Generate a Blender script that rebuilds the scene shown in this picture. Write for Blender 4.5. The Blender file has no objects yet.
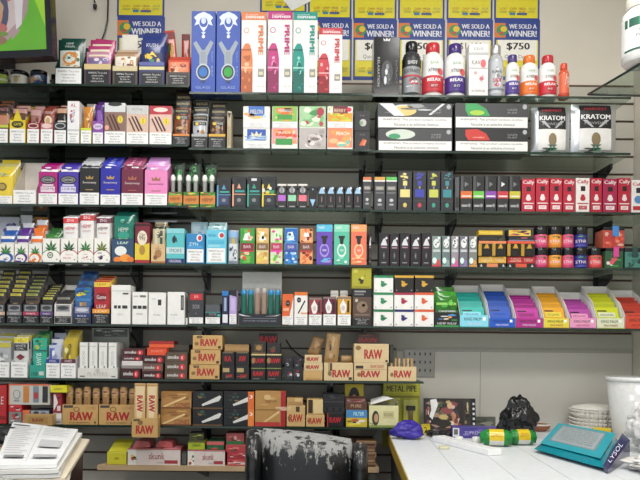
import bpy, bmesh, math, random
from mathutils import Vector, Matrix
PI = math.pi
C = bpy.context.scene.collection
F = 626.0
CX, CY = 309.0, 345.0            # where straight-ahead and eye level fall in the frame
CAM = Vector((0, 0, 1.30))
YAW, ROLL = math.radians(0.0), math.radians(0.55)
WALL, FY = 2.70, 2.446
ORD = ['first', 'second', 'third', 'fourth', 'fifth', 'sixth', 'seventh', 'eighth', 'ninth', 'tenth', 'eleventh', 'twelfth']

# ---------- camera ----------
cd = bpy.data.cameras.new('camera'); cam = bpy.data.objects.new('camera', cd); C.objects.link(cam)
cd.sensor_width = 36; cd.lens = F * 36 / 640
cd.shift_x = (320 - CX) / 640; cd.shift_y = (CY - 240) / 640
R = Matrix.Rotation(YAW, 3, 'Z') @ Matrix.Rotation(PI / 2, 3, 'X') @ Matrix.Rotation(ROLL, 3, 'Z')
cam.matrix_world = Matrix.Translation(CAM) @ R.to_4x4()
bpy.context.scene.camera = cam

def ray(px, py):
    return R @ Vector(((px - CX) / F, -(py - CY) / F, -1))
def at(px, py, Y):
    d = ray(px, py); return CAM + d * (Y / d.y)
def atz(px, py, z):
    d = ray(px, py); return CAM + d * ((z - CAM.z) / d.z)

# ---------- materials ----------
def lin(h):
    h = h.lstrip('#')
    if len(h) == 3: h = ''.join(c * 2 for c in h)
    r = [int(h[i:i + 2], 16) / 255 for i in (0, 2, 4)]
    return [c / 12.92 if c <= .04045 else ((c + .055) / 1.055) ** 2.4 for c in r] + [1]
MC = {}
def mat(col, kind='p'):
    """col hex, optional suffix: g gloss, m metal foil, c clear plastic, d matt"""
    if ':' in col: col, kind = col.split(':')
    k = (col, kind)
    if k in MC: return MC[k]
    m = bpy.data.materials.new('mat_' + col + kind); m.use_nodes = True
    nt = m.node_tree; b = nt.nodes['Principled BSDF']
    rough, metal = {'p': (.45, 0), 'g': (.16, 0), 'm': (.28, .75), 'd': (.85, 0), 'c': (.1, 0)}[kind]
    b.inputs['Roughness'].default_value = rough; b.inputs['Metallic'].default_value = metal
    n = nt.nodes.new('ShaderNodeTexNoise'); n.inputs['Scale'].default_value = 55
    tc = nt.nodes.new('ShaderNodeTexCoord'); nt.links.new(tc.outputs['Object'], n.inputs['Vector'])
    mx = nt.nodes.new('ShaderNodeMixRGB'); mx.blend_type = 'MULTIPLY'; mx.inputs[0].default_value = .16
    mx.inputs[1].default_value = lin(col); nt.links.new(n.outputs['Fac'], mx.inputs[2])
    nt.links.new(mx.outputs[0], b.inputs['Base Color'])
    if kind in 'gm':
        bp = nt.nodes.new('ShaderNodeBump'); bp.inputs['Strength'].default_value = .12
        nt.links.new(n.outputs['Fac'], bp.inputs['Height']); nt.links.new(bp.outputs[0], b.inputs['Normal'])
    if kind == 'c':
        b.inputs['Alpha'].default_value = .35
    MC[k] = m; return m
def glass(col, alpha=.25):
    k = ('glass', col)
    if k in MC: return MC[k]
    m = bpy.data.materials.new('glass_' + col); m.use_nodes = True; nt = m.node_tree
    nt.nodes.remove(nt.nodes['Principled BSDF']); out = nt.nodes['Material Output']
    t = nt.nodes.new('ShaderNodeBsdfTransparent'); t.inputs[0].default_value = lin(col)
    g = nt.nodes.new('ShaderNodeBsdfGlossy'); g.inputs['Roughness'].default_value = .06
    g.inputs[0].default_value = (.9, .95, .93, 1)
    lw = nt.nodes.new('ShaderNodeLayerWeight'); lw.inputs[0].default_value = .5
    pw = nt.nodes.new('ShaderNodeMath'); pw.operation = 'POWER'; pw.inputs[1].default_value = 4.5; nt.links.new(lw.outputs['Facing'], pw.inputs[0])
    fr = nt.nodes.new('ShaderNodeMath'); fr.operation = 'MULTIPLY_ADD'; fr.inputs[1].default_value = .55; fr.inputs[2].default_value = .035; nt.links.new(pw.outputs[0], fr.inputs[0])
    mx = nt.nodes.new('ShaderNodeMixShader')
    nt.links.new(fr.outputs[0], mx.inputs[0]); nt.links.new(t.outputs[0], mx.inputs[1]); nt.links.new(g.outputs[0], mx.inputs[2])
    nt.links.new(mx.outputs[0], out.inputs[0]); MC[k] = m; return m

# ---------- text ----------
TX = {}
def textmesh(s, bold=True, res=2):
    k = (s, bold)
    if k in TX: return TX[k]
    cu = bpy.data.curves.new('t', 'FONT'); cu.body = s; cu.resolution_u = res; cu.fill_mode = 'FRONT'
    if bold: cu.offset = .0
    cu.space_line = 1.0; cu.align_x = 'CENTER' if '\n' in s else 'LEFT'
    o = bpy.data.objects.new('t', cu); C.objects.link(o)
    dg = bpy.context.evaluated_depsgraph_get()
    me = bpy.data.meshes.new_from_object(o.evaluated_get(dg))
    vs = [(v.co.x, v.co.y) for v in me.vertices]; fs = [tuple(p.vertices) for p in me.polygons]
    bpy.data.objects.remove(o); bpy.data.curves.remove(cu); bpy.data.meshes.remove(me)
    x0 = min(v[0] for v in vs); x1 = max(v[0] for v in vs); y0 = min(v[1] for v in vs); y1 = max(v[1] for v in vs)
    # make every face look the same way
    out = []
    for f in fs:
        a = sum(vs[f[i]][0] * vs[f[(i + 1) % len(f)]][1] - vs[f[(i + 1) % len(f)]][0] * vs[f[i]][1] for i in range(len(f)))
        out.append(f if a > 0 else tuple(reversed(f)))
    TX[k] = ([((x - x0) / (x1 - x0), (y - y0) / (y1 - y0)) for x, y in vs], out); return TX[k]

# ---------- mesh builder ----------
class M:
    def __init__(s): s.v = []; s.f = []; s.mi = []; s.sl = []; s.sm = []
    def slot(s, c):
        m = mat(c) if isinstance(c, str) else c
        if m not in s.sl: s.sl.append(m)
        return s.sl.index(m)
    def add(s, vs, fs, c, smooth=False):
        b = len(s.v); s.v += [tuple(v) for v in vs]; i = s.slot(c)
        for f in fs: s.f.append(tuple(b + k for k in f)); s.mi.append(i); s.sm.append(smooth)
    def box(s, x0, x1, y0, y1, z0, z1, c, ch=.0):
        if ch <= 0:
            vs = [(x, y, z) for z in (z0, z1) for y in (y0, y1) for x in (x0, x1)]
            s.add(vs, [(0, 2, 3, 1), (4, 5, 7, 6), (0, 1, 5, 4), (2, 6, 7, 3), (0, 4, 6, 2), (1, 3, 7, 5)], c); return
        ch = min(ch, (x1 - x0) * .3, (y1 - y0) * .3, (z1 - z0) * .3)
        bm = bmesh.new(); bmesh.ops.create_cube(bm, size=1)
        for v in bm.verts:
            v.co = Vector((x0 if v.co.x < 0 else x1, y0 if v.co.y < 0 else y1, z0 if v.co.z < 0 else z1))
        bmesh.ops.bevel(bm, geom=bm.edges[:], offset=ch, segments=2, affect='EDGES', profile=.5)
        bm.verts.index_update()
        s.add([v.co for v in bm.verts], [[v.index for v in f.verts] for f in bm.faces], c); bm.free()
    def lathe(s, prof, c, n=24, cx=0, cy=0, cap=True, smooth=True, ruf=0, nr=24):
        vs = []
        for k, (r, z) in enumerate(prof):
            for i in range(n):
                a = 2 * PI * i / n; rr = r * (1 + (ruf * math.cos(nr * a) if ruf else 0))
                vs.append((cx + rr * math.cos(a), cy + rr * math.sin(a), z))
        fs = [(k * n + i, k * n + (i + 1) % n, (k + 1) * n + (i + 1) % n, (k + 1) * n + i) for k in range(len(prof) - 1) for i in range(n)]
        s.add(vs, fs, c, smooth)
        if cap:
            s.add([vs[i] for i in range(n)], [tuple(reversed(range(n)))], c)
            s.add([vs[-n + i] for i in range(n)], [tuple(range(n))], c)
    def tube(s, pts, r, c, n=8, cap=True):
        pts = [Vector(p) for p in pts]; rs = r if isinstance(r, list) else [r] * len(pts); rings = []
        for i, p in enumerate(pts):
            d = (pts[min(i + 1, len(pts) - 1)] - pts[max(i - 1, 0)]).normalized()
            u = d.cross(Vector((0, .31, 1))); u = u.normalized() if u.length > 1e-3 else Vector((1, 0, 0)); w = d.cross(u).normalized()
            rings.append([p + (u * math.cos(2 * PI * k / n) + w * math.sin(2 * PI * k / n)) * rs[i] for k in range(n)])
        vs = [v for q in rings for v in q]
        fs = [(i * n + k, i * n + (k + 1) % n, (i + 1) * n + (k + 1) % n, (i + 1) * n + k) for i in range(len(pts) - 1) for k in range(n)]
        if cap: fs += [tuple(reversed(range(n))), tuple(range(len(vs) - n, len(vs)))]
        s.add(vs, fs, c, True)
    def prism(s, poly, axis, a, b, c):
        """polygon extruded along axis from a to b; poly gives the other two coordinates in xyz order"""
        def P(p, t): q = list(p); q.insert(axis, t); return q
        n = len(poly); vs = [P(p, a) for p in poly] + [P(p, b) for p in poly]
        fs = [tuple(range(n)), tuple(range(2 * n - 1, n - 1, -1))] + [(i, i + n, (i + 1) % n + n, (i + 1) % n) for i in range(n)]
        s.add(vs, fs, c)
    def build(s, name, parent=None, fix=True):
        me = bpy.data.meshes.new(name); me.from_pydata(s.v, [], s.f)
        for m in s.sl: me.materials.append(m)
        me.polygons.foreach_set('material_index', s.mi); me.polygons.foreach_set('use_smooth', s.sm); me.update()
        o = bpy.data.objects.new(name, me); C.objects.link(o)
        if parent: o.parent = parent
        return o

def tag(o, label=None, cat=None, group=None, kind=None):
    if label: o['label'] = label
    if cat: o['category'] = cat
    if group: o['group'] = group
    if kind: o['kind'] = kind
    return o
def empty(name, loc, rz=0, rx=0, ry=0):
    o = bpy.data.objects.new(name, None); C.objects.link(o); o.location = loc; o.rotation_euler = (rx, ry, rz); o.empty_display_size = .02
    return o

# ---------- printed artwork ----------
def flat(w, h, yf):
    def W(u, v, o): return ((u - .5) * w, yf - o, v * h)
    W.nx = W.ny = 1; return W
def round_(r, h, z0=0):
    def W(u, v, o):
        x = (2 * u - 1) * .985; return (x * (r + o), -math.sqrt(max(0, 1 - x * x)) * (r + o), z0 + v * h)
    W.nx = 12; W.ny = 1; return W
def pillow(w, h, T):
    def prof(u, v):
        return max(0, (1 - abs(2 * u - 1) ** 3)) ** .7 * min(1, v / .18, (1 - v) / .18) ** .6 if 0 < v < 1 else 0
    def W(u, v, o): return ((u - .5) * w, -T / 2 * prof(u, v) - o - .0004, v * h)
    W.nx = 10; W.ny = 14; W.prof = prof; return W

WARN = 'WARNING: This product\ncontains nicotine.\nNicotine is an\naddictive chemical.'
WM = {}
def warn_mesh(bg, fg):
    if (bg, fg) in WM: return WM[bg, fg]
    m = M(); m.box(-.5, .5, -.3, .3, 0, 1, bg)
    tv, tf = textmesh(WARN, False, 1)
    m.add([((.08 + x * .84) - .5, -.5, .12 + y * .76) for x, y in tv], tf, fg)
    me = bpy.data.meshes.new('warning_label'); me.from_pydata(m.v, [], m.f)
    for q in m.sl: me.materials.append(q)
    me.polygons.foreach_set('material_index', m.mi); me.update(); WM[bg, fg] = me; return me

LEAF = [(0, 1, .13), (38, .86, .12), (-38, .86, .12), (74, .66, .1), (-74, .66, .1), (108, .4, .08), (-108, .4, .08)]
def art(m, s, W, w, h, root, extra, T=0, base='fff'):
    """draw the print string s over surface W; '@name' sends what follows to a part mesh of that name"""
    cur = m; k = 0; asp = w / h
    for cmd in s.split(';'):
        a = cmd.split()
        if not a: continue
        c = a[0]
        if c.startswith('@'):
            if len(c) > 1: cur = M(); extra.append((c[1:], cur))
            else: cur = m
            continue
        k += 1; o = .0004 + k * .00016 + (.0006 if W.nx > 1 else 0)
        if c == 'r':
            u0, v0, u1, v1 = map(float, a[1:5])
            nx = max(1, round(W.nx * (u1 - u0))); ny = max(1, round(W.ny * (v1 - v0)))
            vs = [W(u0 + (u1 - u0) * i / nx, v0 + (v1 - v0) * j / ny, o) for j in range(ny + 1) for i in range(nx + 1)]
            cur.add(vs, [(j * (nx + 1) + i, j * (nx + 1) + i + 1, (j + 1) * (nx + 1) + i + 1, (j + 1) * (nx + 1) + i) for j in range(ny) for i in range(nx)], a[5], W.nx > 1)
        elif c in 'eo' and len(c) == 1:
            cu, cv, ru, rv = map(float, a[1:5]); n = 20
            rim = [W(cu + ru * math.cos(2 * PI * i / n), cv + rv * math.sin(2 * PI * i / n), o) for i in range(n)]
            if c == 'e': cur.add([W(cu, cv, o)] + rim, [(0, i + 1, (i + 1) % n + 1) for i in range(n)], a[5])
            else:
                inn = [W(cu + .7 * ru * math.cos(2 * PI * i / n), cv + .7 * rv * math.sin(2 * PI * i / n), o) for i in range(n)]
                cur.add(rim + inn, [(i, (i + 1) % n, n + (i + 1) % n, n + i) for i in range(n)], a[5])
        elif c == 'p':
            q = list(map(float, a[2:])); vs = [W(q[i], q[i + 1], o) for i in range(0, len(q), 2)]
            cur.add(vs, [tuple(range(len(vs)))], a[1])
        elif c in ('t', 'T'):
            cu, cv, tw, th = map(float, a[2:6]); tv, tf = textmesh(a[1].replace('_', ' ').replace('/', '\n'))
            if c == 't': vs = [W(cu + (x - .5) * tw, cv + (y - .5) * th, o) for x, y in tv]
            else: vs = [W(cu + (y - .5) * tw, cv - (x - .5) * th, o) for x, y in tv]
            cur.add(vs, tf, a[6])
            if a[1] in ('RAW', 'PRIME', 'WE_SOLD_A', 'SHOT', 'RELAX', 'CLASSIC', '$750', '$500', '$600', 'smoke', 'KRATOM', 'Cally', 'WINNER!', 'DISPENSER', 'RA', 'AW', 'METAL_PIPE'):      # heavier strokes
                for dx, q_ in ((.022, 3e-5), (-.022, 6e-5), (.011, 9e-5)):
                    n_ = len(a[1]); sx_ = dx * 3 / n_
                    if c == 't': vs = [W(cu + (x - .5 + sx_) * tw, cv + (y - .5) * th, o + q_) for x, y in tv]
                    else: vs = [W(cu + (y - .5) * tw, cv - (x - .5 + sx_) * th, o + q_) for x, y in tv]
                    cur.add(vs, tf, a[6])
        elif c in ('w', 'k'):
            u0, v0, u1, v1 = map(float, a[1:5])
            extra.append(('warning_label', warn_mesh(*(('f4f4f2', '555') if c == 'w' else ('16161a', 'ddd'))), W((u0 + u1) / 2, v0, .0006), ((u1 - u0) * w, .0012, (v1 - v0) * h)))
        elif c == 'L':
            cu, cv, sz = map(float, a[1:4])
            for ang, ln, wd in LEAF:
                t = math.radians(ang); vs = []
                for (l, q) in ((0, 0), (.5, wd), (1, 0), (.5, -wd)):
                    x = math.sin(t) * l * ln + math.cos(t) * q; y = math.cos(t) * l * ln - math.sin(t) * q
                    vs.append(W(cu + x * sz, cv + y * sz * asp, o))
                cur.add(vs, [(3, 2, 1, 0)], a[4])
        elif c == 'C':
            cu, cv, sz = map(float, a[1:4])
            for pts in (((-1, 0), (1, 0), (1, .2), (-1, .2)), ((-1, .25), (-.3, .25), (-1.1, .9)), ((-.45, .25), (.45, .25), (0, 1.1)), ((.3, .25), (1, .25), (1.1, .9))):
                cur.add([W(cu + x * sz, cv + y * sz * asp, o) for x, y in pts], [tuple(range(len(pts)))], a[4])
        elif c == 'n':
            u0, v0, u1, v1 = map(float, a[1:5]); rnd = random.Random(int(a[6])); cs = a[7].split(',')
            if int(a[5]) >= 12:
                nx = max(1, W.nx); vs = [W(u0 + (u1 - u0) * i / nx, v0 + (v1 - v0) * j / nx, o - .0001) for j in range(nx + 1) for i in range(nx + 1)]
                cur.add(vs, [(j * (nx + 1) + i, j * (nx + 1) + i + 1, (j + 1) * (nx + 1) + i + 1, (j + 1) * (nx + 1) + i) for j in range(nx) for i in range(nx)], cs[-1], W.nx > 1)
            for q in range(int(a[5])):
                cc = cs[q % len(cs)]; ru = (u1 - u0) * rnd.uniform(.08, .22); rv = (v1 - v0) * rnd.uniform(.05, .18)
                cu = rnd.uniform(u0 + ru, u1 - ru); cv = rnd.uniform(v0 + rv, v1 - rv); t0 = rnd.uniform(0, 6); n = rnd.choice([5, 6, 7, 9])
                cur.add([W(cu + ru * math.cos(t0 + 2 * PI * i / n), cv + rv * math.sin(t0 + 2 * PI * i / n), o + q * 2e-5) for i in range(n)], [tuple(range(n))], cc)
        elif c == 'b':
            u0, v0, u1, v1, d0, d1 = map(float, a[1:7]); y = W(.5, .5, 0)[1]
            cur.box((u0 - .5) * w, (u1 - .5) * w, y + d0 / 100, y + d1 / 100, v0 * h, v1 * h, a[7], .0008)

class Rec: pass
SH = {}
def finish(name, m, body, extra, loc, label, cat, grp, rz=0, rx=0, ry=0):
    if extra:
        root = empty(name, loc, rz, rx, ry); m.build(body, root)
        for e in extra:
            if len(e) == 2: e[1].build(e[0], root)
            else:
                o = bpy.data.objects.new(e[0], e[1]); C.objects.link(o); o.parent = root; o.location = e[2]; o.scale = e[3]
    else:
        root = m.build(name); root.location = loc; root.rotation_euler = (rx, ry, rz)
    return tag(root, label, cat, grp)

def limit(k):
    if k in ('6L', '7L'): a = {'6L': '5C', '7L': '6L'}[k]; return min(SH[a], SH['5L']) - .0105 if k == '6L' else SH[a] - .0105
    a = '%d%s' % (int(k[0]) - 1, k[1]) if k[0] in '2345' else None
    return SH[a] - .0105 if a in SH else 99
def place(sh, x0, x1, yt, off, yb):
    r = Rec()
    if isinstance(sh, Rec): Y = sh.yf + off / 100; z = sh.zt + .0004
    elif sh is None: Y = off; z = at((x0 + x1) / 2, yb, Y).z
    else: Y = FY + .008 + off / 100; z = SH[sh] + .0004
    if yb is not None: z = max(at((x0 + x1) / 2, yb, Y).z, z if sh is not None else -9)
    r.lim = sh.lim if isinstance(sh, Rec) and hasattr(sh, 'lim') else (limit(sh) if isinstance(sh, str) else 99)
    a, b = at(x0, yt + 8, Y), at(x1, yt + 8, Y)
    r.x0, r.x1 = a.x + .0006, b.x - .0006; r.x = (r.x0 + r.x1) / 2; r.w = r.x1 - r.x0
    r.yf = Y; r.z = z; r.zt = min(at((x0 + x1) / 2, yt, Y).z, r.lim); r.h = r.zt - z; return r

def bx(sh, x0, x1, yt, d, col, ar, name, label, cat='box', grp=None, yb=None, off=0, open_=0, rz=0, body='carton', back=None, rx=0):
    r = place(sh, x0, x1, yt, off, yb); d /= 100; r.d = d; w, h = r.w, r.h
    m = M(); extra = []
    if open_:
        t = .0012; hb = h if back is None else min(r.lim, at((x0 + x1) / 2, back, r.yf + d).z) - r.z
        m.box(-w / 2, w / 2, -d / 2, -d / 2 + t, 0, h, col)
        m.box(-w / 2, w / 2, d / 2 - t, d / 2, 0, hb, open_ if isinstance(open_, str) else col)
        m.box(-w / 2 + t, w / 2 - t, -d / 2 + t, d / 2 - t, 0, t, col)
        for q in (-1, 1):
            xa, xb = sorted((q * w / 2, q * (w / 2 - t)))
            m.prism([(-d / 2 + t, 0), (d / 2 - t, 0), (d / 2 - t, hb), (-d / 2 + t, h)], 0, xa, xb, open_ if isinstance(open_, str) else col)
    else:
        m.box(-w / 2, w / 2, -d / 2, d / 2, 0, h, col, .0012)
    art(m, ar, flat(w, h, -d / 2), w, h, None, extra)
    r.o = finish(name, m, body, extra, (r.x, r.yf + d / 2, r.z), label, cat, grp, rz, rx)
    return r

def pouch_obj(x, y, z, w, h, T, col, ar, name, label, cat, grp, rz=0, rx=0, ry=0, nx=10, ny=14):
    m = M(); W = pillow(w, h, T); extra = []
    for sgn in (-1, 1):
        vs = [((i / nx - .5) * w, sgn * (T / 2 * W.prof(i / nx, j / ny) + .0003), j / ny * h) for j in range(ny + 1) for i in range(nx + 1)]
        fs = [(j * (nx + 1) + i, j * (nx + 1) + i + 1, (j + 1) * (nx + 1) + i + 1, (j + 1) * (nx + 1) + i) for j in range(ny) for i in range(nx)]
        if sgn > 0: fs = [tuple(reversed(f)) for f in fs]
        m.add(vs, fs, col, True)
    art(m, ar, W, w, h, None, extra)
    return finish(name, m, 'pouch_body', extra, (x, y, z), label, cat, grp, rz, rx, ry)
def pouch(sh, x0, x1, yt, T, col, ar, name, label, cat='pouch', grp=None, yb=None, off=0, rx=0, ry=0, rz=0):
    r = place(sh, x0, x1, yt, off, yb); r.d = T / 100
    r.o = pouch_obj(r.x, r.yf + T / 200, r.z, r.w, r.h, T / 100, col, ar, name, label, cat, grp, rz, rx, ry); return r
def fill(r, n, yt0, yt1, col, ar, tpl, name='foil_pouch', cat='pouch', grp=None, fr=.92, jit=.02, d0=.006):
    """n flat pouches standing one behind the other inside the open carton r; yt0 / yt1 = top of the first / last"""
    rnd = random.Random(int(abs(r.x) * 1e4)); sp = (r.d - 2 * d0) / max(n, 1)
    cs = col if isinstance(col, list) else [col]
    for i in range(n):
        y = r.yf + d0 + sp * (i + .5); yt = yt0 + (yt1 - yt0) * (i / max(1, n - 1))
        px = CX + F * r.x / r.yf
        zt = min(at(px, yt, y).z, r.lim); w = min(r.w * fr, r.w - .0055)
        pouch_obj(r.x, y, r.z + .002, w, zt - r.z - .002, min(sp * .85, .016), cs[i % len(cs)], ar, name, tpl.format(o=ORD[i]), cat, grp, ry=rnd.uniform(-1, 1) * min(jit, .0015 / max(.02, zt - r.z)), nx=8, ny=10)

def lathe_thing(sh, x0, x1, yt, parts, name, label, cat='bottle', grp=None, off=.5, yb=None, lab=None):
    """parts: (part name, [(r fraction, z fraction)...], colour); lab: (z0, z1, r fraction, art)"""
    r = place(sh, x0, x1, yt, off, yb); rad = r.w / 2; root = empty(name, (r.x, r.yf + rad, r.z)); r.d = r.w
    tag(root, label, cat, grp)
    first = None
    for pn, prof, col in parts:
        m = M(); m.lathe([(a * rad, b * r.h) for a, b in prof], col, 28); po = m.build(pn, root); first = first or po
    if lab:
        m = M(); ex = []; z0, z1, rf, ar = lab
        m.lathe([(rad * rf + .0004, z0 * r.h), (rad * rf + .0004, z1 * r.h)], ar.split('|')[0], 28, cap=False)
        art(m, ar.split('|')[1], round_(rad * rf + .0004, (z1 - z0) * r.h, z0 * r.h), r.w, (z1 - z0) * r.h, root, ex); m.build('label', first)
    return r
# ================= the room =================
def struct(o): o['kind'] = 'structure'; return o
def wallmat(col, name, sc=3, amt=.12, rough=.7):
    m = bpy.data.materials.new(name); m.use_nodes = True; nt = m.node_tree; b = nt.nodes['Principled BSDF']; b.inputs['Roughness'].default_value = rough
    tc = nt.nodes.new('ShaderNodeTexCoord'); n = nt.nodes.new('ShaderNodeTexNoise'); n.inputs['Scale'].default_value = sc; n.inputs['Detail'].default_value = 6
    nt.links.new(tc.outputs['Object'], n.inputs['Vector'])
    mx = nt.nodes.new('ShaderNodeMixRGB'); mx.blend_type = 'MULTIPLY'; mx.inputs[0].default_value = amt * 2; mx.inputs[1].default_value = lin(col)
    nt.links.new(n.outputs['Fac'], mx.inputs[2]); nt.links.new(mx.outputs[0], b.inputs['Base Color'])
    n2 = nt.nodes.new('ShaderNodeTexNoise'); n2.inputs['Scale'].default_value = 180; nt.links.new(tc.outputs['Object'], n2.inputs['Vector'])
    bp = nt.nodes.new('ShaderNodeBump'); bp.inputs['Strength'].default_value = .08; nt.links.new(n2.outputs['Fac'], bp.inputs['Height']); nt.links.new(bp.outputs[0], b.inputs['Normal'])
    return m
MW = wallmat('e0d9cb', 'painted_wall'); MS = wallmat('c2beb2', 'slatwall_laminate', 2, .15, .5); MF = wallmat('6f6a62', 'vinyl_floor', 1.5, .3)
MP = wallmat('dedad0', 'smooth_panel', 1.5, .12, .6)
m = M(); m.box(-3.2, 1.5, WALL + .012, WALL + .1, 0, 3.1, MW); struct(m.build('wall_back'))
XR = at(634, 200, WALL).x
m = M(); m.box(XR, XR + .08, -1.0, WALL + .012, 0, 3.1, MW); struct(m.build('wall_right'))
m = M(); m.box(-3.2, XR, -1.0, WALL + .012, -.06, 0, MF); struct(m.build('floor'))
m = M(); m.box(-3.2, XR, -1.0, WALL + .012, 3.1, 3.16, wallmat('e8e8e4', 'ceiling_tile')); struct(m.build('ceiling'))

def slats(name, xa, xb, ztop, zbot, zg):
    """boards with brown T grooves every 76.2 mm; zg is the height of one groove"""
    m = M(); m.box(xa, xb, WALL + .008, WALL + .0118, zbot, ztop, '5b4234')
    k = math.ceil((zbot - zg) / .0762); z = zbot
    while z < ztop - .004:
        zn = min(zg + k * .0762, ztop)
        if zn - z > .012: m.box(xa, xb, WALL, WALL + .008, z, zn - .0045, MS, .0012)
        z = zn + .0045; k += 1
        if zn >= ztop: break
    return struct(m.build(name))
zg = at(560, 333, WALL).z
XS = at(396, 360, WALL).x
zt = at(560, 84, WALL).z
slats('wall_back_slat_panel', -3.2, XR - .002, zt, at(560, 350, WALL).z, zg)
zlow = at(560, 350, WALL).z
slats('wall_back_lower_slat_panel', -3.2, XS, zlow - .0015, .15, zg)
m = M(); m.box(XS + .001, XR - .002, WALL - .001, WALL + .0118, .1, zlow - .002, MP)
m.box(at(480, 380, WALL).x, at(480, 380, WALL).x + .0016, WALL - .0014, WALL - .001, .1, zlow - .002, '77756e'); struct(m.build('wall_back_smooth_panel'))
m = M(); m.box(XS, XR - .002, WALL - .006, WALL - .0012, zlow - .012, zlow + .002, 'b2aea4'); struct(m.build('trim_1'))

# ceiling lights
for i, (x, y) in enumerate(((-.7, .1), (.7, .1), (-.6, 1.45), (.75, 1.45))):
    r = empty('ceiling_light', (x, y, 3.09)); tag(r, 'square recessed ceiling light, the %s one of the four over the counter area' % ORD[i], 'ceiling light', 'ceiling lights')
    m = M(); m.box(-.32, .32, -.32, -.29, -.02, .009, 'e0e0e0'); m.box(-.32, .32, .29, .32, -.02, .009, 'e0e0e0'); m.box(-.32, -.29, -.29, .29, -.02, .009, 'e0e0e0'); m.box(.29, .32, -.29, .29, -.02, .009, 'e0e0e0'); m.build('frame', r)
    em = bpy.data.materials.get('lamp_diffuser')
    if not em:
        em = bpy.data.materials.new('lamp_diffuser'); em.use_nodes = True; b = em.node_tree.nodes['Principled BSDF']
        b.inputs['Emission Color'].default_value = (1, .98, .94, 1); b.inputs['Emission Strength'].default_value = 4
    m = M(); m.box(-.29, .29, -.29, .29, -.008, .004, em); m.build('diffuser', r)
    ld = bpy.data.lights.new('ceiling_light_glow', 'AREA'); ld.shape = 'SQUARE'; ld.size = .56; ld.energy = (17, 20, 8, 11)[i]; ld.color = (1, .975, .94)
    lo = bpy.data.objects.new('ceiling_light_glow', ld); C.objects.link(lo); lo.location = (x, y, 3.06); lo.parent = None
w = bpy.data.worlds.new('world'); bpy.context.scene.world = w; w.use_nodes = True
w.node_tree.nodes['Background'].inputs[0].default_value = (.93, .97, 1, 1); w.node_tree.nodes['Background'].inputs[1].default_value = .84
vs = bpy.context.scene.view_settings; vs.view_transform = 'Standard'; vs.look = 'None'; vs.gamma = 1; vs.exposure = .14
bpy.context.scene.cycles.transparent_max_bounces = 24

# ================= shelves =================
GL = glass('e6ece8'); GL_SHADE = glass('8f9c96'); GE = mat('26382f:g'); BK = mat('2e3132:g')  # second glass tinted darker for the shade around the crowded television-side shelves
XL = at(0, 200, FY).x - .25
xa, xb, xc = at(188, 200, FY).x, at(372, 200, FY).x, at(633, 200, FY).x - .01
xe = XR - .004
def shelf(key, x0, x1, px, py, label, gm=GL, brs=(), th=.008, yb=.118):
    z = at(px, py, FY).z; SH[key] = z
    r = empty('glass_shelf', ((x0 + x1) / 2, FY + .125, z - th)); tag(r, label, 'shelf', 'glass wall shelves')
    c = (x0 + x1) / 2; m = M()
    m.box(x0 - c + .001, x1 - c - .001, -.121, yb, 0, th, gm)
    m.box(x0 - c + .001, x1 - c - .001, -.125, -.121, 0, th, GE); m.build('glass_panel', r)
    for bpx in brs:
        X = at(bpx, py + 15, WALL).x - c; m = M()
        m.prism([(-.012, -.001), (.122, -.001), (.122, -.075), (.1, -.07), (-.012, -.02)], 0, X - .004, X + .004, BK)
        m.box(X - .014, X + .014, .1225, .127, -.085, -.001, BK)
        m.build('bracket', r)
def trio(n, L, Cc, Rr, brL=(62, 140), brC=(208, 362), brR=(378, 448, 596), dl=GL):
    nm = ORD[n - 1] if n > 1 else 'top'
    shelf(f'{n}L', XL, xa, *L, f'shade tinted glass shelf on the television side, {nm} one down the wall', dl, brL)
    shelf(f'{n}C', xa, xb, *Cc, f'glass shelf in the middle bay, {nm} one down the wall', GL, brC)
    shelf(f'{n}R', xb, xc if n < 3 else xe, *Rr, f'glass shelf in the bay above the white counter, {nm} one down the wall', GL, brR)
trio(1, (90, 84), (280, 92.5), (490, 95.5), dl=GL_SHADE)
trio(2, (90, 143.5), (280, 148.5), (490, 151.5), dl=GL_SHADE)
trio(3, (90, 204.5), (280, 208), (540, 211.5), dl=GL_SHADE)
trio(4, (90, 262.5), (280, 264.2), (490, 267), dl=GL_SHADE)
trio(5, (90, 324), (280, 325), (500, 327.5), brR=(), dl=GL_SHADE)
x6 = at(424, 380, FY).x
shelf('6L', XL, x6, 200, 379.6, 'long glass shelf with rolling paper cartons, sixth one down the wall', GL_SHADE, (62, 208, 330))
shelf('7L', XL, at(399, 420, FY).x, 200, 426, 'long glass shelf with cone cartons, lowest of the glass shelves', GL_SHADE, (62, 208, 336), yb=.055)
# wooden plank shelf
z8 = at(250, 466.5, FY).z; SH['8L'] = z8
m = M(); xa8, xb8 = at(97, 466, FY).x, at(379, 466, FY).x
c8 = (xa8 + xb8) / 2
m.prism([(xa8 - c8, -.125), (xb8 - c8, -.125), (xb8 - c8, .125), (xa8 - c8 + .09, .125)], 2, 0, .02, wallmat('c9ac86', 'pine_board', 8, .2))
# prism along z keeps x,y order
r8 = empty('plank_shelf', (c8, FY + .1275, z8 - .02)); tag(r8, 'pale wooden plank shelf with boxes below the glass shelves', 'shelf'); m.build('plank', r8)
for X in (at(208, 470, WALL).x - c8, at(330, 470, WALL).x - c8):
    m = M(); m.prism([(-.1, -.0005), (.124, -.0005), (.124, -.075), (.1, -.07), (-.1, -.012)], 0, X - .005, X + .005, BK); m.build('bracket', r8)
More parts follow.
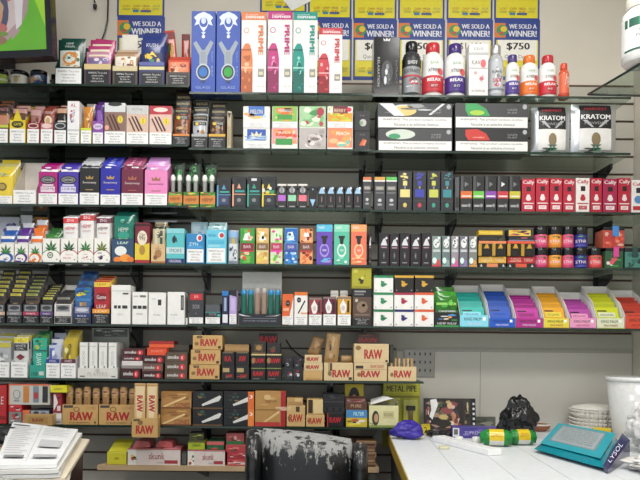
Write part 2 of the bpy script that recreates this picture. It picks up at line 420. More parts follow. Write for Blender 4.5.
# ================= posters =================
import itertools
def poster(x0, y0, x1, y1, low, label, first=False):
    p0, p1 = at(x0, y1, WALL + .012), at(x1, y0, WALL + .012)
    w, h = p1.x - p0.x, p1.z - p0.z; m = M(); m.box(-w / 2, w / 2, -.0012, 0, 0, h, '27408f')
    H = h * F / WALL
    ar = 'r .05 .0 .95 .30 e6d92a' if low == 0 else ''
    pr = 'r .06 .05 .93 %.3f e9dc2c;' 
    logos = lambda v: ''.join('t %s %.2f %.3f .15 .03 %s;' % (t, u, v + dv, c) for t, u, dv, c in (('LUCKY', .2, .09, 'b2402a'), ('CASH', .42, .09, 'b2402a'), ('MEGA', .62, .09, '8a1d4a'), ('PICK', .84, .09, '996'), ('GOLD', .2, .045, '3a7a5a'), ('KENO', .4, .045, '333'), ('PLAY', .62, .045, 'b33'), ('LOTTO', .82, .045, '776'))) + 'r .34 %.3f .46 %.3f 2f7fb0;r .5 %.3f .72 %.3f 49618f;' % (v, v + .03, v, v + .03)
    if low:
        prize = low
        ar = 'r .04 .06 .96 .98 e9dc2c;r .06 .70 .98 .95 27408f;r 0 .66 1 .98 27408f;r .0 .70 .24 .94 e07a2a;e .17 .82 .13 .09 3f8f5a;e .2 .84 .07 .05 e9c22c;r .1 .76 .2 .79 c33;t WE_SOLD_A .62 .885 .6 .075 e4e6ee;t WINNER! .61 .765 .62 .1 e4e6ee;'
        ar += 'r .07 .32 .93 .66 f6f4ea;t %s .52 .55 .5 .13 222;t Quick_Draw .5 .38 .55 .07 666;' % prize + logos(.10)
    else:
        ar = 'r .04 .02 .96 .98 e9dc2c;r .1 .30 .9 .96 f6f4ea;t $500 .5 .6 .5 .12 222;t Quick_Draw .5 .36 .55 .06 666;' + logos(.06)
    ex = []; art(m, ar, flat(w, h, -.0012), w, h, None, ex)
    o = m.build('lottery_poster'); o.location = ((p0.x + p1.x) / 2, WALL + .012, p0.z); tag(o, label, 'poster', 'lottery winner posters')
    return o
for i, (x0, x1) in enumerate(((117, 165), (308, 352), (353, 397), (398, 445), (446.5, 493), (494, 540))):
    nm = ['beside the television', 'behind the red flavour box', 'above the black tall box', 'above the red and silver bottles', 'above the purple and white containers', 'above the orange bottles'][i]
    dy = (-3, -1, 0, 0, 0, 0)[i]
    poster(x0, -52, x1, 19.5 + dy, 0, 'yellow lottery poster with rows of game logos, upper one ' + nm)
    poster(x0, 20 + dy, x1, 80, ('$500', '$500', '$600', '$500', '$1,000', '$750')[i], 'blue and yellow winner poster, lower one ' + nm)
poster(260, -52, 307, 12, 0, 'yellow lottery poster hanging high behind the pink and teal boxes')
m = M(); q = [at(x, y, WALL + .008) for x, y in ((280, -30), (312, -30), (311, 1), (292, 11), (284, 1))]; c = q[0]
m.prism([(p.x - c.x, p.z - c.z) for p in q], 1, 0, .0015, 'f2f2ee'); o = m.build('paper_sheet'); o.location = (c.x, WALL + .0065, c.z)
tag(o, 'white sheet of paper with a pointed corner hanging over a yellow poster', 'paper')

# ================= television =================
Yt = 2.30
q = at(53.5, 62, Yt); tz = q.z; W_, H_ = .75, .44
r = empty('tv', (q.x - W_ / 2, Yt, tz), ry=math.radians(-3)); tag(r, 'flat screen TV showing a green advert with a sandwich, above the top shelf', 'TV')
m = M(); m.box(-W_ / 2, W_ / 2, .004, .045, 0, H_, '15171b:g', .003); m.build('housing', r)
m = M()
for a in ((-W_ / 2, W_ / 2, 0, .026), (-W_ / 2, W_ / 2, H_ - .02, H_), (-W_ / 2, -W_ / 2 + .02, .0262, H_ - .0202), (W_ / 2 - .022, W_ / 2, .0262, H_ - .0202)): m.box(a[0], a[1], -.006, .0038, a[2], a[3], '1b1d24:g')
m.build('bezel', r)
m = M(); w, h = W_ - .042, H_ - .046
def lit(col, s=.85):
    mm = bpy.data.materials.new('screen_' + col); mm.use_nodes = True; b = mm.node_tree.nodes['Principled BSDF']; b.inputs['Base Color'].default_value = (.02, .02, .02, 1); b.inputs['Emission Color'].default_value = lin(col)
    b.inputs['Emission Strength'].default_value = s; b.inputs['Roughness'].default_value = .3
    tc = mm.node_tree.nodes.new('ShaderNodeTexCoord'); n = mm.node_tree.nodes.new('ShaderNodeTexNoise'); n.inputs['Scale'].default_value = 9; mm.node_tree.links.new(tc.outputs['Object'], n.inputs['Vector'])
    mx = mm.node_tree.nodes.new('ShaderNodeMixRGB'); mx.blend_type = 'MULTIPLY'; mx.inputs[0].default_value = .3; mx.inputs[1].default_value = lin(col); mm.node_tree.links.new(n.outputs['Fac'], mx.inputs[2])
    mm.node_tree.links.new(mx.outputs[0], b.inputs['Emission Color']); return mm
for k in ('5fae1f', '9bd028', 'c9b7b4', 'a98f92', '8c6a55', 'c98d6c', 'b5655f', '4a4c66', 'd8d2d4', '6f8a3f', 'bf9a7c'): MC[('S' + k, 'p')] = lit(k)
m.box(-w / 2, w / 2, .0005, .003, 0, h, MC[('S5fae1f', 'p')])
art(m, 'p S9bd028 .93 .56 1 .56 1 .2;p S9bd028 .6 1 1 1 1 .56 .9 .56;e .639 .52 .28 .5 Sa98f92;e .63 .52 .262 .45 Sc9b7b4;p Sb5655f .8 .58 .93 .62 .92 .47 .84 .49 .8 .46;e .72 .38 .09 .26 S4a4c66;e .705 .38 .075 .2 Sc98d6c;e .73 .41 .055 .08 Sbf9a7c;e .74 .215 .06 .06 Sb5655f;e .74 .165 .065 .03 S6f8a3f;e .74 .105 .055 .045 S8c6a55;p Sd8d2d4 .845 .2 .875 .25 .89 .56 .84 .56;p Sa98f92 .82 .1 .87 .2 .83 .2', flat(w, h, .0004), w, h, None, [])
o = m.build('screen', r); o.location.z = .025; o.location.x = -.001
m = M(); m.box(-.05, .05, .0455, WALL + .011 - Yt, .15, .3, '222'); m.build('wall_mount', r)
# cables beside it
m = M(); q = [at(x, y, WALL - .0) for x, y in ((108, -30), (108, 4), (107.5, 20), (105, 32), (101, 42), (98, 60))]
m.tube(q, .0035, '17181a:g'); o = m.build('power_cord'); tag(o, 'black power cord hanging down the wall beside the television', 'cord')
m = M(); q = [at(x, y, WALL - .0) for x, y in ((94, -30), (94, -2), (95, 3))]; m.tube(q, .003, '17181a:g')
p = at(95, 5, WALL); m.tube([p, p - Vector((0, 0, .012)), p - Vector((0, 0, .02))], [.009, .008, .003], '17181a:g'); o = m.build('dangling_cord'); tag(o, 'short black cord with a plug dangling at the top of the wall', 'cord')

# ================= shelf 1 =================
for x0, x1, cc, lb, ar in ((-6, 5.5, 'b7cf5a', 'small jar with a lime green label next to the cream jar', 'b7cf5a|r 0 .4 1 .6 e8efd0'), (7, 25, 'ece9dc', 'small squat jar with a cream label and black lid', 'ece9dc|e .5 .5 .12 .3 c9b77a;t HERB .5 .75 .4 .15 665'), (27, 45, '2b4a78', 'small jar with a blue and orange printed label', '2b4a78|n .05 .05 .95 .95 9 3 8fc3e0,e0a070,e8eef0;e .25 .5 .15 .3 e3a26c')):
    lathe_thing('1L', x0, x1, 69, (('jar', [(.9, 0), (1, .05), (1, .75), (.85, .8)], '2a2c2c:g'), ('lid', [(.95, .8), (1, .82), (1, .97), (.93, 1)], '141516:g')), 'jar', lb, 'jar', 'squat jars under the television', lab=(.08, .72, 1, ar), off=2)
lathe_thing('1L', 46.5, 49.2, 73, (('barrel', [(.7, 0), (1, .1), (1, .7), (.8, .75)], 'e6e6e2'), ('cap', [(.85, .75), (.85, 1)], 'c8c8c4')), 'marker_pen', 'thin white marker standing beside the small jars', 'pen')
bx('1L', 51, 55, 74, 6, '1c1d1e:g', 'r .2 .3 .8 .6 444', 'black_slab', 'small black case between the jars and the dark green pouch carton', 'case', off=3)
G1 = 'pouch cartons on the top shelf'
def dcart(sh, x0, x1, yf, yb, d, col, ar, label, name='pouch_carton', inner=None, grp=None, off=0, cat='carton'):
    """open display carton: front edge at yf, back panel up to yb"""
    return bx(sh, x0, x1, yf, d, col, ar, name, label, cat, grp, open_=inner or col, back=yb, off=off, body='carton')
r = dcart('1L', 55, 82, 67, 48, 7, '1d3a33', 'w .02 .05 .98 .92', 'dark green open carton with white warning panel under the television corner', grp=G1)
fill(r, 2, 40, 38.5, '1f4a40:g', 'n .1 .35 .9 .75 12 4 d98d3c,c9a15c,e0c08a,2c6a50,dfe6e0;o .5 .58 .3 .14 d98d3c;t HEMP/WRAPS .5 .87 .4 .12 dfe8e2;n .05 .05 .95 .34 9 8 e6ece6,8fb0a0,16302a', 'dark green foil pouch with an orange dragon, {o} in the green carton', grp='green dragon pouches')
r = dcart('1L', 84, 111, 64, 52, 7, '4a3444', 'k .08 .05 .92 .7;r 0 .74 1 1 d8c28a', 'open carton with dark warning panel holding pink and lilac pouches', grp=G1)
fill(r, 3, 52, 40, ['c98fa8:g', 'b9457a:g', 'b23a6e:g'], 'n .08 .3 .92 .8 14 11 e8c15c,d9d3e6,b24a86,efe3ea,7f6a9a;r .1 .84 .9 .9 f0e0c8', 'pink foil pouch with cloudy print, {o} in its carton', grp='pink pouches')
pouch('1L', 90, 111, 39, .5, 'b52f63:g', 'n .05 .5 .95 .9 9 5 e8b7cc,f3e1e8,8a1c46;t SWEET .5 .86 .7 .1 f6dfe6', 'foil_pouch', 'crimson and pink pouch leaning out above the lilac pouches', off=8, ry=.1, grp='pink pouches')
r = dcart('1L', 112.5, 137.5, 66, 54, 7, '53453c', 'k .08 .05 .92 .7;r 0 .74 1 1 d9c9a0', 'open carton with dark warning panel holding brown dessert pouches', grp=G1)
fill(r, 3, 54, 50, ['b99a7c:g', 'a88468:g', 'cdbba0:g'], 'n .05 .3 .95 .9 16 21 7d5236,e8dcc8,c98a55,5d4034,f0e8da', 'brown and cream dessert pouch, {o} in its carton', grp='brown pouches')
bx('1L', 122, 138, 34.5, .4, 'f0ebdc', 'r .05 .05 .95 .3 e9dfa0', 'backing_card', 'blank cream backing card standing behind the brown pouches', 'card', off=9)
r = dcart('1L', 139, 164.5, 62, 45, 7, '2a3160', 'k .08 .05 .92 .55;r 0 .66 1 .8 d9cf9a;r 0 .84 1 1 5a63a6', 'open carton with dark warning panel holding tall blue pouches', grp=G1)
fill(r, 3, 40, 33, ['34407c:g', '2b3a80:g'], 'n .08 .25 .92 .7 12 31 8fa0d8,e9c84a,f2f2f2,3c8a6a,1d2450;p f4d85a .3 .62 .7 .62 .5 .74;t KUSH .5 .87 .5 .08 dfe3f4', 'tall blue foil pouch with cartoon cloud print, {o} in its carton', grp='tall blue pouches')
r = dcart('1L', 166, 190, 72, 60, 7, '4b3a36', 'k .08 .05 .92 .85', 'open carton with dark warning panel holding coral red pouches', grp=G1)
fill(r, 3, 60, 57, ['d9604c:g', 'c94a3c:g'], 'n .05 .35 .95 .9 12 41 f0b49a,f4d6a8,8c2a22,e88a60;r 0 .2 1 .3 e6d2a0', 'coral red foil pouch, {o} in the carton beside the blue gift boxes', grp='coral pouches')
pouch('1L', 170, 181, 30, .6, 'c4452c:g', 'r 0 .86 1 .97 8c1d1a;n .1 .2 .9 .84 10 5 e8b04a,d96a2c,3a7a3a,7c2a1c', 'foil_pouch', 'long narrow red and gold pouch sticking up, taller of two', off=9.5, ry=-.1)
pouch('1L', 181.5, 190, 34, .6, 'b3372a:g', 'r 0 .9 1 1 7a1a16;n .1 .2 .9 .85 7 6 c9502c,7c2018', 'foil_pouch', 'narrow dark red pouch sticking up beside the red and gold one', off=9.8)
for x0, x1, ball, lb in ((191.5, 215.8, '3a78c8', 'tall blue gift box with a blue glass pipe behind its round window'), (216.6, 240.6, '3ca84a', 'tall blue gift box with a green ball behind its round window')):
    bx('1C', x0, x1, 11, 7, '2a4fae', 'p dfe8f8 .12 .82 .2 .88 .1 .92 .25 .96 .5 .99 .75 .96 .9 .92 .8 .88 .88 .82 .7 .84 .6 .78 .5 .74 .4 .78 .3 .84;e .5 .86 .17 .06 2a4fae;e .5 .88 .1 .04 cfdcf4;p cfdcf4 .4 .74 .6 .74 .5 .7;e .5 .685 .07 .022 dfe8f8;p 9aa6b2 .08 .6 .2 .63 .45 .52 .55 .52 .8 .64 .92 .61 .68 .45 .66 .3 .66 .2 .34 .2 .34 .45;r .4 .36 .6 .5 8f9aa2;e .5 .25 .29 .1 c4ccd2;@window;e .5 .25 .24 .085 1a2238;@ball;e .5 .25 .18 .06 %s:g;@;t VAPE/HITTER .87 .35 .08 .3 8fa8dc;t GLASS .5 .06 .6 .03 9fb4e4;e .5 .135 .09 .018 37405c' % ball, 'gift_box', lb, 'box', 'blue gift boxes')
PB = 'r 0 .9 1 1 {c};t FLAVOR .42 .965 .5 .012 fff;t DISPENSER .55 .935 .75 .03 fff;e .2 .77 .11 .035 {c};e .2 .77 .085 .027 f6f4f2;p {c} 0 0 .46 0 .46 .42 .42 .5 .36 .58 .3 .61 .16 .61 .08 .57 0 .5;r 0 0 .46 .27 {d};n .02 .2 .44 .5 9 {s} {l},{c},{d};n .02 .02 .44 .2 6 {s} {c},{d};r .0 .30 .45 .32 {l};r 0 .52 .4 .54 {d};T PRIME .78 .65 .2 .36 {c};@bottle_picture;r .68 .2 .92 .3 9b9b92;r .7 .295 .9 .32 e8e8e4;r .72 .22 .88 .26 d9d0b4;@;t FRUIT .8 .08 .3 .02 bbb'
for x0, x1, yt, c, l, dk, lb in ((241.5, 266.6, 12, 'e0824a', 'f0c4a0', 'b35c2c', 'orange'), (268, 292.8, 11.5, 'c23a80', 'e8a8cc', '8c2458', 'pink'), (293.4, 317.8, 12, '22998a', '9ad8cc', '146a60', 'teal'), (318.8, 342.5, 28, 'cf4450', 'eeb0b4', '94242e', 'red')):
    bx('1C', x0, x1, yt, 7.5, 'f2efee', PB.format(c=c, l=l, d=dk, s=len(lb) * 3), 'drink_dispenser_box', 'tall white box with %s bottle picture and %s top band' % (lb, lb), 'box', 'tall flavour boxes')
bx('1R', 373.5, 400, 37, 7, '17181a:g', 'C .5 .93 .12 e8e8e8;e .52 .4 .22 .2 3a3c40;n .35 .15 .7 .62 9 7 55585c,d9dbe0,8a8c90,2a2b2e;T RELAXATION .2 .4 .09 .5 bbb;T EXTRACT .88 .4 .07 .4 777', 'box_with_crown', 'tall glossy black box with a small white crown, beside the bottles', 'box')
def btl(x0, x1, yt, cap, body, labc, ar, lb, nm='pill_bottle', clear=False):
    lathe_thing('1R', x0, x1, yt, (('bottle', [(.9, 0), (1, .03), (1, .7), (.85, .78), (.6, .82), (.55, .84)], body), ('cap', [(.64, .83), (.66, .84), (.66, .97), (.6, 1)], cap)), nm, lb, 'bottle', 'supplement bottles on the top shelf', lab=(.07, .68, 1.0, labc + '|' + ar))
BA = 'r 0 .48 1 .50 fff;r 0 0 1 .5 {c};r 0 0 1 .07 {k};t KAVA .5 .88 .35 .09 7ab08a;t XTREME .5 .66 .55 .1 333;e .78 .62 .14 .1 e06060;t RELAX .5 .38 .6 .09 fff;r .3 .12 .7 .28 {k};t 30_CT .5 .2 .3 .06 fff'
btl(403.5, 422.5, 39, '1b1c1e:g', '3a3c3e:g', '9a9ca0', 'r 0 .75 1 1 2a2b2d;r 0 .45 1 .5 c33a44;n .1 .08 .9 .45 9 3 e8e8ea,c33a44,55585c;t EXTRACT .5 .62 .8 .1 222;t SHOT .5 .86 .5 .1 ddd', 'slim grey bottle with black cap and red striped label')
btl(424, 445.5, 40, 'c8333a:g', 'efefec:g', 'efefec', BA.format(c='cc2f3c', k='a8202c'), 'larger white and red bottle with red cap beside the grey bottle')
btl(447, 467.5, 41, '44307a:g', 'efefec:g', 'efefec', BA.format(c='4a2f86', k='35206a'), 'larger white and purple bottle with purple cap')
bx('1R', 469, 488.5, 43.5, 6, 'e6e4e2', 'r 0 .78 1 .83 b9babc;t KAVA .5 .9 .5 .06 999;t KAVA .45 .64 .6 .08 555;e .74 .62 .14 .08 d9606a;n .2 .2 .8 .5 6 9 e6a0a8,d8d8da,c9707a;t 60_CAPSULES .5 .1 .7 .04 777;r 0 .52 1 .54 c4c5c8', 'supplement_box', 'pale grey supplement box standing between purple and clear bottles', 'box')
btl(490, 505.5, 43, 'c9c6c8:m', 'b9bcc0:g', 'c3c6ca', 'n .1 .1 .9 .9 10 12 dfe2e6,8a9098,c05060;t KAVA .5 .66 .6 .1 444;t SHOT .5 .4 .5 .12 b33a4a;r 0 .1 1 .16 8a9098', 'clear silver bottle with pink text and pale cap')
btl(507.5, 521.5, 53, '4a3a80:g', 'efefec:g', 'efefec', BA.format(c='55409a', k='3c2a78'), 'smaller white and purple bottle next to the clear bottle')
btl(523, 541, 53, 'e8772c:g', 'efefec:g', 'efefec', BA.format(c='ee7a26', k='d8641c'), 'smaller white and orange bottle with orange cap')
btl(542, 559.5, 53, 'c22f3a:g', 'efefec:g', 'efefec', BA.format(c='cf2f3e', k='aa1f2c'), 'smaller white and red bottle next to the orange one')
btl(560.5, 571, 62, 'dd4a30:g', 'dd5a3a:g', 'e06a44', 'p f4efe8 0 0 .5 .5 .6 1 0 1;T SHOT .75 .6 .2 .5 f4e4e0;r 0 0 1 .1 c8381f', 'tiny orange red shot bottle at the end of the bottles')
# corner shelf with a white bottle
z = at(600, 92, 2.2).z
q = [atz(x, y, z) for x, y in ((588, 93.3), (640, 95.5))] ; A = q[0]; Bq = Vector((XR - .003, q[1].y, z)); Dq = Vector((XR - .003, 1.70, z)); Eq = atz(640, 63, z)
poly = [(A.x, A.y), (Bq.x, Bq.y), (XR - .003, 1.45), (min(Eq.x, XR - .05), max(1.45, Eq.y))]
r = empty('corner_shelf', (poly[0][0], poly[0][1], z - .008)); tag(r, 'small clear glass corner shelf carrying a large white bottle', 'shelf')
m = M(); m.prism([(x - poly[0][0], y - poly[0][1]) for x, y in poly], 2, 0, .008, GL); m.build('glass_panel', r)
m = M(); m.tube([(0, 0, .004), (poly[3][0] - poly[0][0], poly[3][1] - poly[0][1], .004)], .004, GE); m.tube([(0, 0, .004), (poly[1][0] - poly[0][0], poly[1][1] - poly[0][1], .004)], .004, BK); m.build('edge_rail', r)
m = M(); m.box(XR - .03 - poly[0][0], XR - .0005 - poly[0][0], poly[1][1] - poly[0][1] - .25, poly[1][1] - poly[0][1] - .23, -.08, -.0005, BK); m.build('bracket', r)
Yb = 1.97; SH['K'] = z
p0 = at(625, 60, Yb); p1 = at(662, 60, Yb); rad = (p1.x - p0.x) / 2; hh = .21
rt = empty('supplement_bottle', ((p0.x + p1.x) / 2, Yb + rad * .2, z + .0005)); tag(rt, 'large white supplement bottle with green cap stripe on the corner shelf', 'bottle')
m = M(); m.lathe([(rad * .9, 0), (rad, .008), (rad, .15), (rad * .8, .165), (rad * .7, .17)], 'f1f0ec:g', 32); m.build('bottle', rt)
m = M(); m.lathe([(rad * .78, .171), (rad * .8, .175), (rad * .8, .2), (rad * .74, hh)], 'e9e6d8:g', 32); m.build('cap', rt)
m = M(); ex = []; m.lathe([(rad + .0004, .02), (rad + .0004, .14)], 'f6f5f2', 32, cap=False); art(m, 'r 0 .68 1 .9 20604a;r .2 .68 .5 .9 2a8a64;t TRAINWRECK .4 .55 .5 .08 6a5a70;t POWDER .4 .42 .5 .08 7a7a8a;r 0 .05 1 .1 20604a;t 250_CAPSULES .4 .2 .4 .06 999', round_(rad + .0004, .12, .02), rad * 2, .12, None, ex); m.build('label', rt)
# ================= shelf 2 =================
G2 = 'cigarillo cartons on the second shelf'
def carton2(x0, x1, yf, yb, col, ar, lb, inner=None, npk=0, pcol=None, par='', plb='', d=8):
    r = dcart('2L', x0, x1, yf, yb, d, col, ar, lb, 'cigarillo_carton', inner, G2)
    if npk: fill(r, npk, yb + 1, yb - 2, pcol, par, plb, 'cigarillo_pouch', 'pouch', plb.split(',')[0].replace('{o} ', ''))
    return r
carton2(-6, 8.5, 125, 103, '6b4a3a', 'w .04 .02 .96 .78;r 0 .86 1 1 c5d24a', 'cigarillo carton with a lime strip over its warning panel', None, 2, ['8a5a3c:g'], 'r 0 .75 1 .95 3a2a26;r .1 .45 .9 .7 c98a6a;t SWEETS .5 .85 .8 .08 e7a0a0', 'brown cigarillo pouch with lime strip, {o} in its carton')
carton2(9.5, 25.5, 120, 107, 'e8cf2a', 'w .03 .02 .97 .62;e .5 .82 .38 .16 332;t GAME .5 .82 .5 .12 f2d83a;p e8cf2a .2 .95 .5 1.5 .8 .95', 'bright yellow cigarillo carton with an oval black badge', None, 2, ['6e4632:g'], 'r 0 .84 1 .97 d9a8a0;p 8a5a3c .2 .2 .5 .8 .8 .8 .6 .2;p 4a2a1e .55 .2 .7 .8 .9 .8 .8 .2', 'brown cigarillo pouch with a pink top, {o} in the bright yellow carton')
carton2(27, 39.5, 123, 108, '9a2a30', 'w .03 .02 .97 .7;e .5 .86 .42 .12 f0e6e0;e .5 .86 .36 .09 7a1c22', 'small dark red cigarillo carton with a white ringed badge', None, 2, ['b07a70:g'], 'r 0 .8 1 .97 d9a8a4;n .1 .3 .9 .8 8 4 8a4a44,d8b4aa,6a3430', 'dusty pink cigarillo pouch, {o} in the dark red carton')
carton2(40.5, 53, 123, 108, 'b56a6a', 'w .03 .02 .97 .7;e .5 .86 .42 .12 e8c8c4', 'pale rose cigarillo carton beside the dark red one', None, 3, ['96483c:g'], 'e .5 .66 .34 .13 e8d8c0;e .5 .64 .2 .1 c9a268;t SWISHER .5 .88 .7 .08 f0d8cc;r .3 .4 .7 .48 ddd', 'red brown cigarillo pouch with a white circle, {o} in the rose carton')
carton2(54, 66.5, 122, 106, '2c2d30', 'w .03 .02 .97 .62;e .5 .82 .44 .14 b9bcc0;e .5 .82 .36 .1 2c2d30', 'black cigarillo carton with a silver oval badge', None, 2, ['2a2622:g'], 'r 0 .82 1 .95 d8a88a;r .1 .5 .9 .62 e8e2d8;n .1 .2 .9 .5 5 6 665,c9c2b8', 'black cigarillo pouch with a pale band, {o} in the black carton')
bx('2L', 67.3, 79.5, 101, 7, 'efeded', 'w .03 .02 .97 .28;t AL .5 .9 .5 .08 b34a5a;n .15 .45 .85 .82 9 14 8a6a8a,d8d0dc,b34a5a,c9c4cc;r 0 .3 1 .34 ccc', 'cigarillo_box', 'tall white cigarillo box with lilac picture between darker cartons', 'box', G2)
carton2(80.5, 91.5, 128, 106, 'c5cf2e', 'w .03 .02 .97 .84;r 0 .88 1 1 d2dc3a', 'low cigarillo carton with yellow green strip beside the purple one', 'c8a060', 2, ['d08a3c:g', 'a8a49a:g'], 'n .1 .3 .9 .9 8 9 b3702c,e8c890,8a5a2c', 'orange cigarillo pouch, {o} in the yellow green carton')
carton2(92.5, 103.5, 121, 104, '8a4fa8', 'w .03 .02 .97 .5;e .5 .76 .45 .13 d8c8e4;t GAME .5 .76 .6 .1 5a2a78', 'purple cigarillo carton with a pale oval badge', '6a3a8a', 2, ['6a3c92:g'], 'r .3 .2 .7 .95 8a5ab0;r 0 .85 1 .95 4a2470', 'purple cigarillo pouch, {o} in the purple carton')
for x0, x1, yt, col, tp, ex, lb, nm in ((104.5, 125.5, 103, '8a6a5e', 'd9dbdc', 'e .5 .97 .34 .05 2a2c2e', 'wide box of cigarillos with a pale top band and yellow price circle', 'e .12 .4 .1 .06 e8a890'), (126.5, 148.5, 105.5, 'd8b8a4', 'c9cac8', '', 'pale grey box picturing three cigarillos beside a yellow circle', ''), (149.5, 171.8, 106, 'e0bcae', 'b82a3c', 'e .5 .9 .33 .06 e8d8d0', 'red topped box picturing cigarillos beside a yellow circle', '')):
    bx('2L', x0, x1, yt, 6, 'ebe8e4', 'r 0 .3 1 1 %s;r 0 .78 1 1 %s;%s;p 4a2a22 .2 .72 .28 .72 .62 .34 .54 .34;p 4a2a22 .36 .72 .44 .72 .76 .36 .68 .34;p 5a3426 .08 .66 .14 .68 .42 .34 .34 .34;e .76 .6 .13 .09 e8d02c;t 5 .76 .6 .06 .1 7a6a10;%s;w .01 .01 .99 .31' % (col, tp, ex or 't ROYAL .5 .9 .5 .06 888', ex and nm or ''), 'cigarillo_box', lb, 'box', G2)
for x0, x1, yf, yb, ytp, pc, bc, st, lb, pl in ((172.5, 189.5, 134, 105, 93, '8a4a24', '1c1c1c', 'd9863c', 'narrow black carton with an orange band and black warning panel', 'tall brown cigar pouch with black top, {o} in the orange banded carton'), (191.5, 207.5, 134, 112, 99, 'b9bcc0', '2a2a2c', 'b0b2b4', 'narrow black carton with a silver band and black warning panel', 'silver marbled cigar pouch, {o} in the silver banded carton'), (208.5, 225.5, 134, 112, 103, '5a3a28', '1c1c1e', 'd8a838', 'narrow black carton with a gold band and black warning panel', 'dark brown cigar pouch with pale emblem, {o} in the gold banded carton')):
    r = dcart('2L' if x0 < 180 else '2C', x0, x1, yf, yb + 8, 7, bc, 'r 0 .82 1 1 %s;k .06 .04 .94 .76' % st, lb, 'cigar_carton', None, G2)
    fill(r, 3, yb + 4, ytp, [pc + ':g'], 'r 0 .84 1 .99 1c1c1e;t BACKWOODS .5 .93 .8 .05 d8c890;n .08 .3 .92 .66 8 %d a87a4a,55301c,c9a87a,303030;r .05 .7 .95 .8 1c1a1a;t SMOKES .5 .75 .7 .06 ddd;e .3 .74 .12 .05 e0c030' % x0, pl, 'cigar_pouch', 'pouch', pl.split(',')[0])
bx('2C', 227, 231.5, 111, 6, 'b9ad90', 'r .1 .1 .9 .6 a89a78;p 222 .1 .95 .9 .95 .5 .8', 'narrow_display_box', 'thin beige display box with a black V mark beside the dark cartons', 'box')
GF = 'fruit flavour cartons in two rows'
FR = [('r .2 .5 .8 1 3a6fc0;n .02 .42 .98 .9 10 1 e8cf70,c9d8e8,e8a870;r .24 .56 .76 .95 3f74c4;t MELON .5 .75 .45 .2 f2e8c0', 'r .15 .4 .85 .95 2a56b0;n .02 .35 .98 .7 10 2 a8c4e0,6a8fd0,d8e4ee;C .5 .6 .18 f0e8c0', 'blue labelled'),
      ('n .02 .3 .98 1 14 3 f0a84a,e8743a,f0d890,8ac05a;r .15 .7 .8 .92 e88a4a;r .2 .38 .78 .62 4a9a4a;t MANGO .5 .8 .5 .14 fff', 'n .02 .25 .98 1 14 4 e8542c,f09a5a,f4e0b8,f0a0a0;r .15 .62 .8 .92 d9603a;r .15 .2 .8 .5 3c9a4c;t JUICY .5 .77 .5 .14 fff', 'orange and green'),
      ('n .02 .05 .98 1 18 5 7ac07a,e0ecd4,c04a5a,4a9a5a,a8d0a0;t GUAVA .5 .5 .6 .18 f4faf0;e .8 .75 .14 .2 b03a4c', 'n .02 .05 .98 1 18 6 a8a09c,dcd6d4,8a7a74,bdb5b2;e .5 .5 .2 .25 cfc8c8;t COCO .5 .5 .4 .2 6a5a54', 'pale green and grey'),
      ('n .02 .3 .98 .7 12 7 e8d84a,b8cc3c,e0a030;r .22 .62 .8 1 7a2238;n .02 .6 .3 1 4 8 c0d070,e8e890;t BERRY .5 .8 .45 .16 f0d8b0;e .85 .85 .1 .1 d8304a', 'n .02 .1 .98 1 14 9 f0a45a,e8c08a,f4dcb4,7ac4b0,e88a6a;r .25 .6 .95 .9 e89a50;t PEACH .6 .75 .5 .16 fff', 'yellow and maroon')]
for i, (x0, x1) in enumerate(((243, 270), (271.5, 297.8), (299.3, 325.8), (327.3, 353))):
    a, b, nm = FR[i]
    r = bx('2C', x0, x1, 128.2, 7, 'eeece4', b + (';w .02 .02 .98 .26' if i in (0,) else ''), 'flavour_carton', ('blue and silver', 'orange red and green', 'silvery grey', 'peach orange')[i] + ' fruit flavour carton in the lower row on the middle glass', 'carton', GF)
    bx(r, x0 + (i == 1) * .6, x1, 106.3, 7, 'eeece4', a + (';w .02 .02 .98 .26' if i != 2 else ''), 'flavour_carton', ('blue and yellow', 'orange and light green', 'pale green', 'yellow and maroon')[i] + ' fruit flavour carton in the upper row on the middle glass', 'carton', GF)
r = bx('2C', 354.5, 370, 131, 7, '1f2226', 'p d8603a .3 .25 .55 .6 .7 .5 .45 .2;p e88a5a .5 .25 .7 .55 .8 .5 .65 .2;t FLUM .5 .8 .3 .06 999', 'black_flavour_box', 'black box with orange fruit slices under a similar black box', 'box')
bx(r, 354.3, 370.2, 110.5, 7, '1f2226', 'e .55 .4 .22 .18 c9c4c0;e .45 .38 .12 .1 7aa87a;t FLUM .5 .75 .3 .06 999', 'black_flavour_box', 'black box with a pale round fruit on top of a similar black box', 'box')
